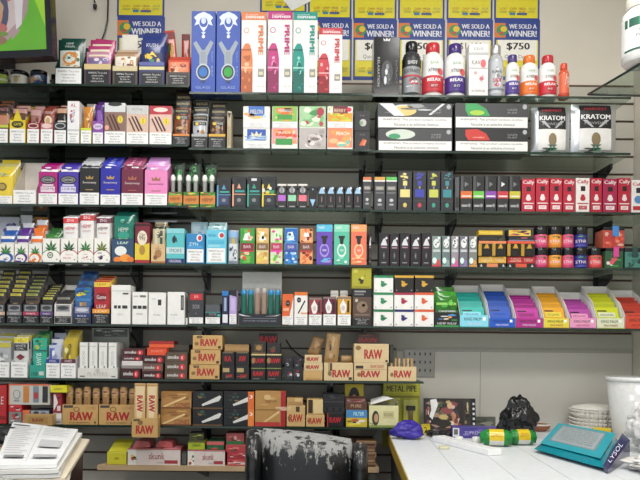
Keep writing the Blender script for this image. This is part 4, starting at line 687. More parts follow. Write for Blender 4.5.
# ================= shelf 5 =================
G5 = 'cigar cartons on the fifth shelf'
PM = 'r 0 .84 1 .99 17171a;r .1 .87 .9 .95 %s;t SWEET .5 .91 .6 .05 222;n .05 .2 .95 .7 9 %d 6a4a34,3a2a22,8a6a4c,201a18;r .1 .72 .9 .8 1d1c1c;e .5 .55 .25 .09 8a7a60'
for i, (x0, x1, c, nm) in enumerate(((-10, 5, 'c8a890', 'tan'), (6.8, 21.8, '77797c', 'plain grey'), (22.8, 38.8, 'a83050', 'raspberry'), (39.8, 53.3, '5a3a7a', 'violet'), (54.3, 71.5, 'd8d4d0', 'pale'))):
    r = dcart('5L', x0, x1, 304, 285, 11, '232326' if i < 4 else 'dedbd6', 'r .1 .62 .9 .95 8a8c90;e .5 .8 .34 .1 3a3c40;r 0 .42 1 .6 %s;t SWEETS .5 .5 .6 .08 f0e8ea;k .02 .03 .98 .38' % c, 'black cigar carton with a %s stripe' % nm if i < 4 else 'white cigar carton with a black warning base', 'cigar_carton', None, G5)
    fill(r, 6, 296 - (i < 3) * 4, (270, 269, 274, 284, 290)[i], [('4a3a2e:g', '2a2422:g', '5a4636:g', '33302c:g')[(i + j) % 4] for j in range(4)], PM % (('b8b040', 'c8bc48', '9aa04a', 'c9c24a', '8a8a7c')[i], i * 3), 'dark brown cigar pouch, {o} in the carton with the %s stripe' % nm if i < 4 else 'dark brown cigar pouch, {o} in the white carton', 'cigar_pouch', 'pouch', 'dark cigar pouches with yellow bands', jit=.1)
r = dcart('5L', 73, 91, 306, 295, 11, '28366a', 'r .1 .6 .9 .95 8a90a4;e .5 .78 .34 .1 c9ccd8;k .03 .03 .97 .35;r 0 .38 1 .52 22386c;t BOLD .5 .45 .5 .1 dde', 'navy cigar carton with a silver panel', 'cigar_carton', None, G5)
fill(r, 6, 288, 271, ['2f6aa8:g', '24406a:g'], 'r .3 .3 .75 .6 9a7a5a;r .35 .3 .45 .58 c9a87a;r 0 .62 1 .7 3a7ab8;n .05 .75 .95 .97 9 2 e0d03a,1c2a4a,4a8a5a,2a3a7a', 'blue cigar pouch with brown picture, {o} in the navy carton', 'cigar_pouch', 'pouch', 'blue cigar pouches', jit=.1)
r = dcart('5L', 92.2, 109.6, 309, 296, 11, '1a1818', 'r 0 .72 1 1 e89a2a;t LEAF .5 .85 .7 .14 fbe8c0;k .03 .03 .97 .68', 'black cigar carton with an orange band', 'cigar_carton', None, G5)
fill(r, 6, 281, 276, ['b02430:g', 'c87a2c:g'], 'r 0 .86 1 .97 e8c43a;t LEAF .5 .92 .6 .05 7a3a1c;e .5 .62 .32 .1 7a1420;t Game .5 .62 .6 .09 f4ecec;t LEAF .5 .4 .6 .08 f0dcd0;r 0 .3 1 .34 c83a3a', 'red and gold cigar pouch, {o} in the orange banded carton', 'cigar_pouch', 'pouch', 'red and gold pouches', jit=.05)
GB = 'white boxes on the fifth shelf'
for i, (sh, x0, x1, yt, a, lb) in enumerate((('5L', 111.2, 130.6, 285, 'r .15 .4 .3 .48 333;r .35 .4 .5 .48 333;r .58 .4 .85 .48 333;t ECO .5 .25 .3 .05 aaa;r .6 .76 .9 .8 444;r 0 .84 1 .86 d0d0cc', 'tallest white carton with three dark windows beside the red pouches'), ('5L', 132.2, 147.6, 292, 'r .05 .48 .3 .58 333;r .36 .48 .62 .58 333;r .68 .48 .95 .58 333;t PURE .5 .32 .4 .06 999;r .5 .84 .9 .9 777;t AIR .25 .87 .3 .05 999', 'white box with three dark windows, next to the tallest white carton'), ('5L', 148.4, 165.8, 292.5, 'r .55 .6 .75 .78 333;t PURE .5 .3 .4 .05 999;t AIR .3 .8 .25 .05 aaa', 'white box with one small dark square'), ('5L', 167.4, 184.8, 292, 'r .78 .45 .95 .9 333;r .83 .5 .9 .85 888;t PURE .4 .3 .4 .05 aaa;r .0 .2 1 .21 ddd', 'white box picturing a thin black device at its edge'))):
    bx(sh, x0, x1, yt, 7, 'f0efeb', a, 'white_box', lb, 'box', GB)
bx('5L', 185.6 - .3, 187.6, 318, 2, 'e8e8e4', 'r .2 .2 .8 .8 ccc', 'price_tag', 'tiny white price tag between the white boxes and the black box', 'tag')
r = bx('5C', 188.8, 203.8, 290.5, 6, '38393d', 'r .08 .72 .92 .9 c82c30;t JUUL .5 .81 .3 .1 f0d8d8;t SOX .5 .52 .5 .12 a8a8ac;e .5 .32 .06 .02 777;w .03 .02 .97 .2', 'dark_box', 'dark grey box with a red panel near its top', 'box')
r = bx('5C', 205, 220.6, 303.5, 6, '2a2d30', 'r 0 .55 1 .6 3a8a8a;r .05 .6 .95 .95 55585c;t SOX .5 .48 .5 .1 aaa;w .03 .03 .97 .34;r .8 .38 1 .48 4ab0b0', 'dark_box', 'low dark box with a thin teal stripe', 'box')
bx('5C', 222, 228.6, 291, 5, '20264a', 'r 0 .86 1 1 2a7ac0;r .3 .4 .7 .8 9ab0d0;r .1 .05 .9 .3 e8e8ec', 'device_box', 'narrow navy box with a bright blue top', 'box')
bx('5C', 229.3, 236.8, 290, 5, 'b8a4d8', 'p 1d1d22 0 .86 1 .8 1 1 0 1;r .2 .4 .8 .75 c8b8e4;w .03 .02 .97 .3', 'device_box', 'narrow lilac box with a black top', 'box')
r = place('5C', 239, 281, 314, 0, None)
m = M(); w = r.w; d = .09; zb = at(260, 272, r.yf + d).z - r.z
m.box(-w / 2, w / 2, -d / 2, -d / 2 + .002, 0, r.h, '20242a'); m.box(-w / 2, w / 2, -d / 2 + .002, d / 2 - .002, 0, .002, '20242a')
m.prism([(-d / 2 + .002, 0), (d / 2, 0), (d / 2, zb * .4), (-d / 2 + .002, r.h)], 0, -w / 2, -w / 2 + .002, '2a2e34'); m.prism([(-d / 2 + .002, 0), (d / 2, 0), (d / 2, zb * .4), (-d / 2 + .002, r.h)], 0, w / 2 - .002, w / 2, '2a2e34')
art(m, 't NICOTINE_WARNING_LABEL .5 .35 .8 .14 99a;p dfe3e8 .0 1 .15 .85 .3 .75 .1 .8 0 .9;p dfe3e8 1 1 .85 .85 .6 .78 .9 .82;r .1 .55 .9 .62 6a707a', flat(w, r.h, -d / 2), w, r.h, None, [])
hd = M(); hd.box(-w / 2 * .98, w / 2 * .98, d / 2 - .0018, d / 2 + .001, .0005, zb, 'c9cac6', .001); hd.box(-w / 2 * .95, w / 2 * .95, d / 2 - .003, d / 2 - .0019, zb * .68, zb * .69, 'a8a9a6')
finish('tube_display', m, 'tray', [('header_card', hd)], (r.x, r.yf + d / 2, r.z), 'black display tray with a blank grey header card, holding green tubes', 'display', None)
for i in range(6):
    cc = ('2a7a9a', '1f7a64') if i not in (2, 3) else ('8a6a5a', 'a8846c')
    o = empty('pipe_tube', (r.x + (i - 2.5) * w / 6.1, r.yf + .028 + (.003 if i % 2 else 0), r.z + .0025)); tag(o, '%s tube, %s of six standing in the display tray' % ('green tube with blue cap'.replace(' tube', '') if i not in (2, 3) else 'dull brown clear', ORD[i]), 'tube', 'tubes in the display tray')
    hh = at(260, 290 + (i in (2, 3)) * -2, r.yf).z - r.z; m = M(); m.lathe([(.0105, 0), (.0115, .004), (.0115, hh * .86)], ('1f6a5c:g' if i not in (2, 3) else 'a08878:g'), 14); m.build('tube', o)
    m = M(); m.lathe([(.0118, hh * .86), (.012, hh * .88), (.0118, hh * .98), (.008, hh)], ('2a8ac0:g' if i not in (2, 3) else 'b0a8a4:g'), 14); m.build('cap', o)
bx('5C', 282.2, 293.6, 294, 6, 'e0662a', 'p f2ece6 .6 0 1 0 1 .9 .85 .6 .7 .4;e .5 .7 .2 .1 222;t 3.5 .5 .7 .2 .04 eee;r .1 .45 .6 .55 f0b08a;w .02 .02 .98 .28', 'vape_box', 'orange box with a white swoosh beside the tube display', 'box')
bx('5C', 294.3, 307.6, 292, 6, 'f2eee8', 'p 222 .25 .36 .33 .34 .85 .72 .78 .76;e .35 .76 .16 .08 222;t 3.5 .35 .76 .16 .03 eee;r 0 .9 1 1 e0762a;r .5 .34 1 .38 e8a070;w .02 .02 .98 .28', 'vape_box', 'white box with a diagonal black stick and orange top', 'box')
for i, (x0, x1, c, dk) in enumerate(((309, 321.8, '9a3a3e', '3a2224'), (323.2, 336.2, '6a1c34', '2a1018'), (337.6, 351, 'd8a030', 'e8c058'))):
    bx('5C', x0, x1, 297.5 - (i > 0) * 1, 6, c, 'r .0 .4 1 .98 %s;r .72 .45 .88 .86 %s;p f0eeea .3 .42 .55 .42 .66 .56 .66 .7 .46 .86 .4 .96 .36 .86 .16 .7 .2 .56;e .42 .6 .14 .09 d8c8c0;r .0 .92 1 .98 8a7a74;w .01 .01 .99 .38' % (c, '222' if i == 2 else dk), 'flavour_box', 'small %s box with a white drop shape' % ('brick red', 'wine red', 'golden yellow')[i], 'box', 'boxes with white drop shapes')
for i, (x0, x1) in enumerate(((330.5, 338.5), (340, 348))):
    bx('5C', x0, x1, 290.5, 2.4, 'eae8e2', 'r .0 .88 1 .92 ccc;r .2 .6 .8 .8 d8d4c8', 'carton', 'small plain white carton behind the drop shape boxes, %s of two' % ORD[i], 'carton', 'plain white cartons', off=6.6)
r = bx('5C', 352.6, 371.6, 297, 7, '5a4438', 'n .3 .45 .8 .85 9 5 b09a84,3a2a22,c8b49a;e .5 .65 .3 .2 8a7460;k .02 .02 .98 .28;e .2 .88 .08 .06 c8c0b0;r .1 .36 .9 .4 8a7a6a', 'leaf_box', 'brown box with a pale flower picture under the lime green box', 'box')
q = bx(r, 352.4, 371.4, 288.6, 6, '1d1d1f', 'r .1 .2 .6 .4 777;r .1 .55 .7 .75 999', 'small_black_box', 'low black box between the brown box and the lime box', 'box')
bx(q, 351.8, 371.6, 266.5, 7, 'b0aa2a', 'n .3 .2 .75 .72 9 6 3a3814,6a6620,d8d468,222;e .2 .85 .08 .07 e8e4a8;r .05 .05 .95 .1 8a8620;r .08 .76 .3 .9 c8c450', 'leaf_box', 'lime green box with a dark flower picture on top of its stack', 'box')
# 3x3 stack
COLS = [(373.6, 393.4), (394.2, 413.8), (414.6, 434)]
STY = [[('1f7a4a', 0), ('2a2a6a', 0), ('e0603a', 0)], [('2a8a5a', 0), ('a82a4a', 0), ('e0603a', 0)], [('2a8a5a', 0), ('d8a83a', 1), ('d8a83a', 1)]]
for i, (x0, x1) in enumerate(COLS):
    prev = '5R'
    for j in range(3):
        c, blk = STY[j][i]; bg = '1d1c1a' if blk else 'f1f0ec'
        a = 'r 0 .86 1 1 %s;p %s .36 .7 .58 .62 .36 .54;p %s .44 .6 .7 .5 .5 .34;e .45 .45 .1 .12 %s;r .08 .1 .14 .16 999;r .85 .1 .92 .16 999' % (c, c, c, c)
        prev = bx(prev, x0 + (j == 2) * .3, x1, (309.6, 292.6, 275.5)[j], 7, bg, a, 'cube_carton', '%s carton with %s top edge, %s row of the stack of nine, %s column' % ('black' if blk else 'white', {'1f7a4a': 'green', '2a8a5a': 'green', '2a2a6a': 'navy', 'e0603a': 'orange', 'a82a4a': 'crimson', 'd8a83a': 'gold'}[c], ('bottom', 'middle', 'top')[j], ORD[i]), 'carton', 'stack of nine small cartons')
# green pouch carton
r = dcart('5R', 434.8, 459.2, 310, 298, 9, '17191a', 'n .05 .35 .95 .8 8 4 e8a040,3aa04a,4a8ad0,e8e8e0;r 0 .85 1 1 2a5a2c;t CANNABIS .5 .93 .7 .1 fff;t HEMP_WRAP .5 .2 .8 .14 ddd;r 0 0 1 .1 3a9a4a', 'black carton with colourful badges holding green pouches', 'wrap_carton', None, 'green pouch carton')
fill(r, 3, 296, 287, ['2a7a1c:g', '3a9a24:g'], 'r .05 .7 .95 .78 9ad868;n .1 .3 .9 .9 8 4 4ab03a,1c5a14,8ad060;r .05 .45 .95 .5 c8f0a0', 'glossy green foil pouch, {o} in the black carton', 'hemp_pouch', 'pouch', 'glossy green pouches')
# slanting wrap trays
TR = [(459.8, 488.6, '8adcf0', '2aa89c', '28b4a8', 'aqua', 287), (489.4, 515, '1c5ac8', '1c4aa8', '2a56b8', 'cobalt blue', 286), (515.8, 543, 'b0288a', '9a1c78', 'c03aa0', 'magenta', 290), (543.8, 569.2, 'e8d84a', 'd89a1c', 'e8a82a', 'orange', 288), (570, 596.2, 'f0a0c8', 'a83a9a', 'b850a8', 'pink violet', 294), (597, 624.4, 'e4e8c8', 'c8d020', 'd0d82a', 'lime', 288), (625.2, 652, 'e05038', 'c8402c', 'b83a2c', 'brick red', 292)]
for i, (x0, x1, cf, cc, c2, nm, yb) in enumerate(TR):
    x1c = x1
    r = place('5R', x0, x1c, 318.2 + (i == 0) * -3 + (i == 6) * -2, 0, None); w, h = r.w, r.h; d = .15; zb = at((x0 + x1) / 2 - 4, yb, r.yf + d).z - r.z
    m = M(); t = .0015
    m.box(-w / 2, w / 2, -d / 2, -d / 2 + t, 0, h, cf); m.box(-w / 2 + t, w / 2 - t, -d / 2 + t, d / 2 - t, 0, t, 'f0eeea'); m.box(-w / 2, w / 2, d / 2 - t, d / 2, 0, zb + .006, 'f0eeea')
    for q in (-1, 1):
        a_, b_ = sorted((q * w / 2, q * (w / 2 - t))); m.prism([(-d / 2 + t, 0), (d / 2 - t, 0), (d / 2 - t, zb + .006), (-d / 2 + .045, h + (zb - h) * .5), (-d / 2 + t, h)], 0, a_, b_, 'f2f0ec')
    art(m, 't KING_PALM .45 .68 .6 .26 222;r .8 .55 .9 .85 fff;t MINI_WRAPS .5 .28 .5 .2 %s;r 0 0 1 .06 %s' % ('a8303a' if i > 2 else 'e8e0f0', cc), flat(w, h, -d / 2), w, h, None, [])
    finish('wrap_tray', m, 'tray', [], (r.x, r.yf + d / 2, r.z), 'slanting white display tray with %s front edge' % ({'aqua': 'a pale aqua', 'cobalt blue': 'a cobalt blue', 'magenta': 'a magenta', 'orange': 'a yellow', 'pink violet': 'a baby pink', 'lime': 'a cream', 'brick red': 'a brick red'}[nm]), 'tray', 'slanting wrap trays')
    for j in range(4):      # packets, the front one lowest
        yb0 = .006 + j * .011; yt0 = .045 + j * .027
        pz = (307, 301, 297, 293)[j] + (yb - 288) * (.3 + .23 * j); z1 = at((x0 + x1) / 2 - 4, pz, r.yf + yt0).z - r.z
        ww = w * .87; dy = yt0 - yb0; dz = max(.03, z1 - .006); L = math.hypot(dy, dz); mm = M()
        col = (c2, cc)[j % 2]
        if nm == 'lime': col = ('d4dc24', 'c0c82a')[j % 2]
        mm.box(-ww / 2, ww / 2, 0, .0022, 0, L, col, .0008)
        if j == 0: art(mm, 'r .12 .5 .85 .74 %s;t ORGANIC .48 .62 .6 .1 222;n .2 .2 .8 .45 8 %d %s,222,%s;r .1 .78 .5 .84 222' % (cf, i, cf, c2), flat(ww, L, 0), ww, L, None, [])
        else: art(mm, 'r .1 .9 .9 .94 %s' % c2, flat(ww, L, 0), ww, L, None, [])
        o = mm.build('wrap_packet'); o.location = (r.x, r.yf + yb0, r.z + .0045); o.rotation_euler = (-math.atan2(dy, dz), 0, 0)
        tag(o, '%s wrap packet leaning in its tray, %s from the front' % (nm, ORD[j]), 'packet', 'wrap packets in the slanting trays')
# ================= shelf 6 =================
G6 = 'cartons on the sixth shelf'
def c6(x0, x1, yf, yb, yp0, yp1, col, ar, lb, n, pcs, par, pl, inner=None, pw=.92):
    r = dcart('6L', x0, x1, yf, yb, 9, col, ar, lb, 'cigar_carton', inner, G6)
    fill(r, n, yp0, yp1, pcs, par, pl, 'cigar_pouch', 'pouch', pl.split(',')[0], fr=pw); return r
c6(-8, 9.5, 362, 350, 341, 331, 'c8cac8', 'w .02 .02 .98 .97', 'white cigar carton at the shelf end holding silver pouches', 3, ['a8abae:g'], 'r 0 .82 1 .95 b8b040;n .05 .3 .95 .7 9 2 c8cacc,7a7d80,e4e6e6', 'silver cigar pouch with yellow top, {o} in the end carton')
c6(10.8, 27.5, 362, 350, 337, 333, 'dddcd8', 'w .02 .02 .98 .97', 'white cigar carton holding pale pouches with black and yellow tops', 3, ['d4d4d2:g'], 'r 0 .86 1 .98 d8c83a;t 2/99¢ .5 .92 .4 .08 443;r .05 .66 .95 .84 2a2c30;t WHITE .5 .78 .7 .06 ccc;t OWL .5 .71 .5 .05 ccc;p 7a2a34 .2 .5 .5 .58 .8 .5 .5 .42;r 0 .28 1 .36 2a2c30', 'pale cigar pouch with black and yellow top, {o} in the white carton')
r = c6(29.5, 45.5, 365, 350, 338, 331, '2a9a88', 't 2_FOR .3 .3 .4 .3 111;r .6 .2 .9 .5 c8d0c8', 'teal cigar carton holding tall green and teal pouches', 3, ['2aa890:g', '4a8a3a:g', '2a7a4a:g'], 'T SUAVE .5 .45 .35 .32 e4f4ee;n .1 .7 .9 .97 8 5 5a9a3a,c8b84a,1f5a3a,7ab85a;r 0 .66 1 .7 1a6a5c', 'teal green cigar pouch with pale lettering, {o} in the teal carton')
c6(46, 59.8, 359, 350, 345, 333, 'f0efec', 'r 0 .78 1 1 2a3a8a;t FOIL .5 .89 .5 .12 dde;w .02 .02 .98 .76', 'white cigar carton with a navy top stripe', 3, ['b8c0d4:g', 'e8eaf0:g'], 'r .1 .3 .5 .9 4a5ab0;n .1 .1 .9 .95 7 3 e8eaf0,8a90b8', 'white and blue cigar pouch, {o} in the navy striped carton')
c6(60.8, 75.8, 359, 350, 340, 330, 'efecec', 'r 0 .78 1 1 5a2a3a;t SWEET .5 .89 .5 .12 edd;w .02 .02 .98 .76', 'white cigar carton with a dark plum top stripe', 5, ['b8a028:g', 'c8b43a:g'], 'n .1 .3 .95 .95 9 8 d8c84a,8a7a1c,e8e0a0,6a5c18', 'crumpled golden yellow pouch, {o} in the plum striped carton', pw=1.0)
r = place('6L', 77.5, 117.5, 368, 0, None); w, h = r.w, r.h; d = .16
m = M(); t = .0018; zb = at(103, 328, r.yf + d).z - r.z
m.box(-w / 2, w / 2, -d / 2, -d / 2 + t, 0, h, 'dcdbd4'); m.box(-w / 2 + t, w / 2 - t, -d / 2 + t, d / 2 - t, 0, t, 'd4d3cc')
for q in (-1, 1):
    a_, b_ = sorted((q * w / 2, q * (w / 2 - t))); m.prism([(-d / 2 + t, 0), (d / 2, 0), (d / 2, h * 1.6), (-d / 2 + t, h)], 0, a_, b_, 'dcdbd4')
art(m, 't PLAYERS .5 .4 .5 .4 b4b3aa;e .5 .75 .06 .2 c0bfb6;r .06 .15 .18 .25 444;r .85 .15 .95 .25 777', flat(w, h, -d / 2), w, h, None, [])
hd = M(); hd.box(-w / 2, w / 2, d / 2 - t, d / 2, 0, zb, 'b9bdb4'); ex = []; art(hd, 'n .05 .82 .95 .98 12 4 d8dcd4,8a9088,6a7068;t PLAYERS .5 .9 .5 .06 555c54', flat(w, zb, d / 2 - t), w, zb, None, ex)
finish('cigarette_display', m, 'tray', [('header_card', hd)], (r.x, r.yf + d / 2, r.z), 'low white display tray with greyish green header holding four white boxes', 'display', None)
for i in range(4):
    X = r.x + (-.365 + i * .243) * w; w4 = w * .2; z1 = at(95, 343, r.yf + .004).z - r.z
    m = M(); m.box(-w4 / 2, w4 / 2, 0, .11, 0, z1, 'e9e9e5', .0012); art(m, 'T GOOD .5 .55 .3 .4 a8aaa4;r .1 .88 .9 .9 bbb;e .7 .3 .1 .04 888', flat(w4, z1, 0), w4, z1, None, [])
    o = m.build('white_long_box'); o.location = (X, r.yf + .004, r.z + .0022); tag(o, 'long white box in the low display tray, %s of four' % ORD[i], 'box', 'long white boxes')
SM = 't smoke .36 .52 .5 .4 d8d4d0;e .78 .45 .13 .34 d03038;t K .78 .45 .08 .3 fff'
def smk(on, x0, x1, yt, c, lb, off=0, d=13, yb=None, nm='rolling_paper_box'):
    return bx(on, x0, x1, yt, d, c, SM, nm, lb, 'box', 'smoke lettered boxes', off=off)
a = smk('6L', 121, 140.5, 368.5, '3a1418', 'dark wine rolling paper box at the bottom beside the white tray')
b = bx(a, 119.5 + 2, 143, 361, 13, 'd8d2d0', 'r 0 0 1 .4 8a8480', 'flat_box', 'flat pale box in the dark wine stack', 'box')
b = smk(b, 122, 142, 356, '5a2a34', 'thin dusky rolling paper box in the wine stack')
b = bx(b, 121.8, 145.5, 347.5 + 1, 13, '4a1a20', SM, 'rolling_paper_box', 'dark wine rolling paper box on top of its stack', 'box', 'smoke lettered boxes')
a = smk('6L', 141.8, 162.8, 371.5, '3a1216', 'maroon black paper box, bottom of the middle stack')
a = smk(a, 141.8, 162.8, 363.5, '6a5248', 'brown paper box in the middle of its stack')
a = smk(a, 142.2, 164.8, 355.5, '3c1218', 'maroon black paper box, upper in the middle stack')
r = bx(a, 146.8, 166.8, 347.5, 13, 'e0502c', 't JUICY .5 .5 .6 .3 f0a890;r 0 .9 1 1 c03a1c', 'rolling_paper_box', 'bright orange red box on top of the middle stack', 'box')
bx(r, 149, 174, 341, 8, 'b0302a', 'r 0 0 1 .5 e86a3a', 'open_lid', 'orange and crimson open lid lying on the bright orange box', 'card', off=3.5)  # opened carton lid resting on the orange box
a = smk('6L', 164.5, 187, 371.2, '5a4a3c', 'khaki paper box, bottom of the stack beside the tan boxes')
a = smk(a, 164.8, 187.2, 362, '5a4a3c', 'khaki paper box, second in the stack beside the tan boxes')
a = smk(a, 165, 187.4, 352.5, '5a4a3c', 'khaki paper box, third in the stack beside the tan boxes')
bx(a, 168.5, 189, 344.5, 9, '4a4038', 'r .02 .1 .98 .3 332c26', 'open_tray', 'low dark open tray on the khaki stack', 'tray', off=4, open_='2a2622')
RAW = 't RAW .55 .5 .56 .5 b02a2c;e .13 .42 .07 .12 8a6a3c;r .14 .8 .32 .95 2a2220;t CLASSIC .23 .87 .14 .07 c8a468;r .86 .1 .95 .26 3a2a20;r .02 .02 .98 .04 a8803c'
TAN, TAN2 = 'cba468', 'b8905a'
def raw(on, x0, x1, yt, lb, d=9, off=0, c=TAN, ar=RAW, rz=0, grp='tan rolling paper boxes'):
    return bx(on, x0, x1, yt, d, c, ar, 'rolling_paper_box', lb, 'box', grp, off=off, rz=rz)
a = raw('6L', 189.2, 219.5, 364.8, 'tan rolling paper box at the bottom of the stack of three')
a = raw(a, 190.6, 220.6, 349.8, 'tan rolling paper box in the middle of the stack of three')
a = raw(a, 192.6, 222.4, 335.3, 'tan rolling paper box on top of the stack of three')
BR = 't RAW .5 .55 .7 .36 b8242c;r .1 .08 .9 .14 5a4a3a;r .02 .9 .98 .94 5a5040;e .12 .55 .07 .12 a08048'
for i, (x0, x1) in enumerate(((221.5, 234.6), (235.4, 249.2))):
    a = bx('6L', x0, x1, 366, 9, '1f1c1c', 'r .1 .55 .6 .85 b8a070;n .1 .1 .9 .4 6 %d 8a7a5a,444,b02a2c;t RAW .6 .3 .5 .2 b02a2c' % i, 'black_paper_box', 'small black paper box, lower row beside the tan stack, %s' % ORD[i], 'box', 'black paper boxes')
    a = bx(a, x0, x1, 352, 9, '1b191a', 't %s .5 .52 .5 .4 b8242c;r .1 .92 .9 .97 8a7a5a' % ('RA', 'AW')[i], 'black_paper_box', 'small black paper box with red letters, upper row beside the tan stack, %s' % ORD[i], 'box', 'black paper boxes')
    if i == 0: aa = a
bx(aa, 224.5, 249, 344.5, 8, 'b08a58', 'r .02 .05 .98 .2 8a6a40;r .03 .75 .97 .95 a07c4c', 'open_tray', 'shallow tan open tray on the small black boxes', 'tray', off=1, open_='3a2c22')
for i, (x0, x1) in enumerate(((251, 265.6), (266.4, 281.6))):
    a = bx('6L', x0, x1, 367.5, 9, '1c1b1a', 't RAW .5 .5 .7 .4 b8242c;r 0 .9 1 .96 8a9a4a;r .1 .05 .6 .14 666', 'black_paper_box', 'black rolling paper box with olive line, bottom row, %s of two' % ORD[i], 'box', 'black paper boxes')
    a = bx(a, x0, x1, 354, 9, '1a1918', 't RAW .56 .5 .7 .36 b8242c;e .15 .5 .12 .22 9a7a48;r 0 .9 1 1 d8c890', 'black_paper_box', 'black rolling paper box with cream line, second row, %s of two' % ORD[i], 'box', 'black paper boxes')
    if i == 0: b0 = a
    else: b1 = a
bx(b0, 251.5, 266, 341.5, 8, '2a2622', 'r .2 .2 .8 .8 5a4630;e .5 .5 .2 .2 a8804a;r .02 .02 .98 .1 8a6a40', 'black_paper_box', 'dark box with a brown square on top of the black stack', 'box')
bx(b1, 266.8, 280.5, 343, 7, '232021', 'n .1 .1 .9 .9 7 6 5a4a30,8a2a2c,3a3a3a', 'black_paper_box', 'dark printed box on top of the black stack beside the brown squared one', 'box')
bx(b0, 259, 277.5, 333.5, 1.2, '1f1c1d', 't RAW .5 .7 .9 .35 c8242c', 'raised_lid', 'thin black lid with red lettering standing above the black stack', 'lid', off=7.7)
for i, (x0, x1) in enumerate(((284.5, 293), (293.7, 302.2))):
    a = bx('6L', x0, x1, 367.5, 8, '22242a', 'n .05 .1 .95 .9 8 %d 4a4e58,c8c8cc,8a2a34,111' % i, 'small_dark_box', 'tiny dark printed box, lower of two at the %s spot beside the tan rolls' % ORD[i], 'box', 'tiny dark boxes')
    bx(a, x0, x1, 357, 8, '1e2026', 'n .05 .1 .95 .9 8 %d 4a4e58,9a9aa0,5a2a34,111' % (i + 5), 'small_dark_box', 'tiny dark printed box, upper of two at the %s spot beside the tan rolls' % ORD[i], 'box', 'tiny dark boxes')
RS = 't RAW .5 .5 .6 .5 b02a2c;e .15 .5 .06 .2 8a6a3c'
a = raw('6L', 303.2, 322.5, 371, 'plain tan carton under two small lettered ones', ar='r .1 .1 .9 .2 a8804a', d=8)
a = raw(a, 303.8, 322.8, 363.3, 'small tan lettered box, lower of two beside the paper rolls', ar=RS, d=8, c='d8bf92')
a = raw(a, 304.5, 322, 355, 'small tan lettered box, upper of two beside the paper rolls', ar=RS, d=8, c='d8bf92')
p1 = raw('6L', 323.8, 353.2, 362.8, 'wide tan paper carton with a dark strip near its corner', ar='t RAW .6 .4 .6 .42 b02a2c;e .2 .4 .07 .14 8a6a3c;r .15 .55 .28 .98 5a4030;r .16 .58 .2 .95 c8a870;r .85 .06 .96 .2 3a2a20', d=11, c='d8bf92')
p2 = raw('6L', 353.9, 387.2, 362.8, 'wide tan paper carton under the large raised one', ar='t RAW .5 .38 .56 .36 b02a2c;e .15 .35 .06 .12 8a6a3c;r .05 .68 .28 .84 3a2a24;t RAW_RAW .7 .8 .4 .2 b03a34;r .02 .62 .98 .64 a07a44', d=11, c='d8bf92')
p3 = raw('6L', 388, 416.5, 366.8, 'tan tray of cone tips at the shelf end', ar='t RAW .52 .5 .6 .5 b02a2c;e .13 .45 .06 .14 8a6a3c', d=10, c='d8bf92')
for i in range(6):
    m = M(); m.lathe([(.004, 0), (.006, .03), (.0065, .032)], 'c8a878' if i % 2 else 'dcc094', 10); o = m.build('paper_cone')
    o.location = (p3.x - p3.w * .36 + i * p3.w * .15, p3.yf + .02 + .012 * (i % 3), p3.zt + .0003); tag(o, 'small tan cone tip standing on the end tray, %s in line' % ORD[i], 'cone', 'cone tips')
up = raw(p2, 354, 389, 343.8, 'large tan rolling paper box raised above the others', ar='t RAW .55 .45 .5 .5 b02a2c;e .12 .78 .08 .12 8a6a3c;r .9 .05 .97 .15 3a2a20', d=8, c='d8bf92')
bx(p2, 389.6, 393.5, 344.5, 6, '1c1b1b', 'r .1 .1 .9 .9 333', 'black_slab', 'thin black slab added as the dark side face of the large raised tan box', 'case', off=1)  # added slab stands in for the dark right side of the raised tan box
bx(up, 357, 379.5, 333.2, .6, '4a3430', 't RAW .5 .35 .8 .45 8a3030;n .1 .7 .9 .95 4 2 6a4a3a,2a2020', 'paper_booklet', 'dark brown booklet with red lettering standing on the large raised box', 'booklet', off=5)
# rolls of brown paper
def roll(p0, p1, r0, lb, c='a8865a', nm='paper_roll'):
    m = M(); v = Vector(p1) - Vector(p0); m.tube([Vector((0, 0, 0)), v * .1, v * .5, v * .9, v], [r0 * .9, r0, r0 * 1.04, r0, r0 * .92], c, 14)
    m.tube([v * .999, v * 1.004], [r0 * .5, r0 * .48], '4a3826', 12); o = m.build(nm); o.location = p0; return tag(o, lb, 'roll', 'brown paper rolls')
zq = p1.zt
q0 = at(314, 356, p1.yf + .05)
pouch(a, 307, 319, 336, 2.0, '96754c', 'n .1 .1 .9 .9 7 3 7a5c38,b8946a', 'paper_pouch', 'crumpled brown paper pouch slanting beside the taller one', 'pouch', 'brown paper pouches', off=4, ry=.35)
pouch(p1, 324, 338, 333, 2.4, 'a8875c', 'r .3 .4 .42 .62 4a3a28;n .1 .1 .9 .95 6 8 8a6c44,c0a074', 'paper_pouch', 'taller brown paper pouch with a dark mark standing on a tan carton', 'pouch', 'brown paper pouches', off=1.5, ry=.1)
roll((p1.x + .01, p1.yf + .05, p1.zt + .0145), (p1.x + .055, p1.yf + .055, p1.zt + .0145), .014, 'short brown paper roll lying beside the tall paper pouch')
m = M(); q = [at(x, y, WALL - .003) for x, y in ((286, 340), (292, 349), (302, 357), (312, 361))]; m.tube(q, .0028, '1a1a1c'); o = m.build('looped_wire'); tag(o, 'thin black wire looping against the wall behind the paper rolls', 'wire')  # loose looping cord laid against the wall, without any mount
# perforated strip on the wall
m = M(); p, q = at(404, 377, WALL - .0065), at(435, 350, WALL - .0065); m.box(p.x, q.x, WALL - .0065, WALL - .0015, p.z, q.z, '8f8d86:m', .001)
for i in range(5):
    for j in range(3): xx = p.x + (q.x - p.x) * (.15 + .17 * i); zz = p.z + (q.z - p.z) * (.2 + .3 * j); m.box(xx, xx + .006, WALL - .0072, WALL - .0066, zz, zz + .012, '3a3936')
o = m.build('perforated_plate'); tag(o, 'grey perforated metal plate fixed to the wall past the tan cone tips', 'plate')

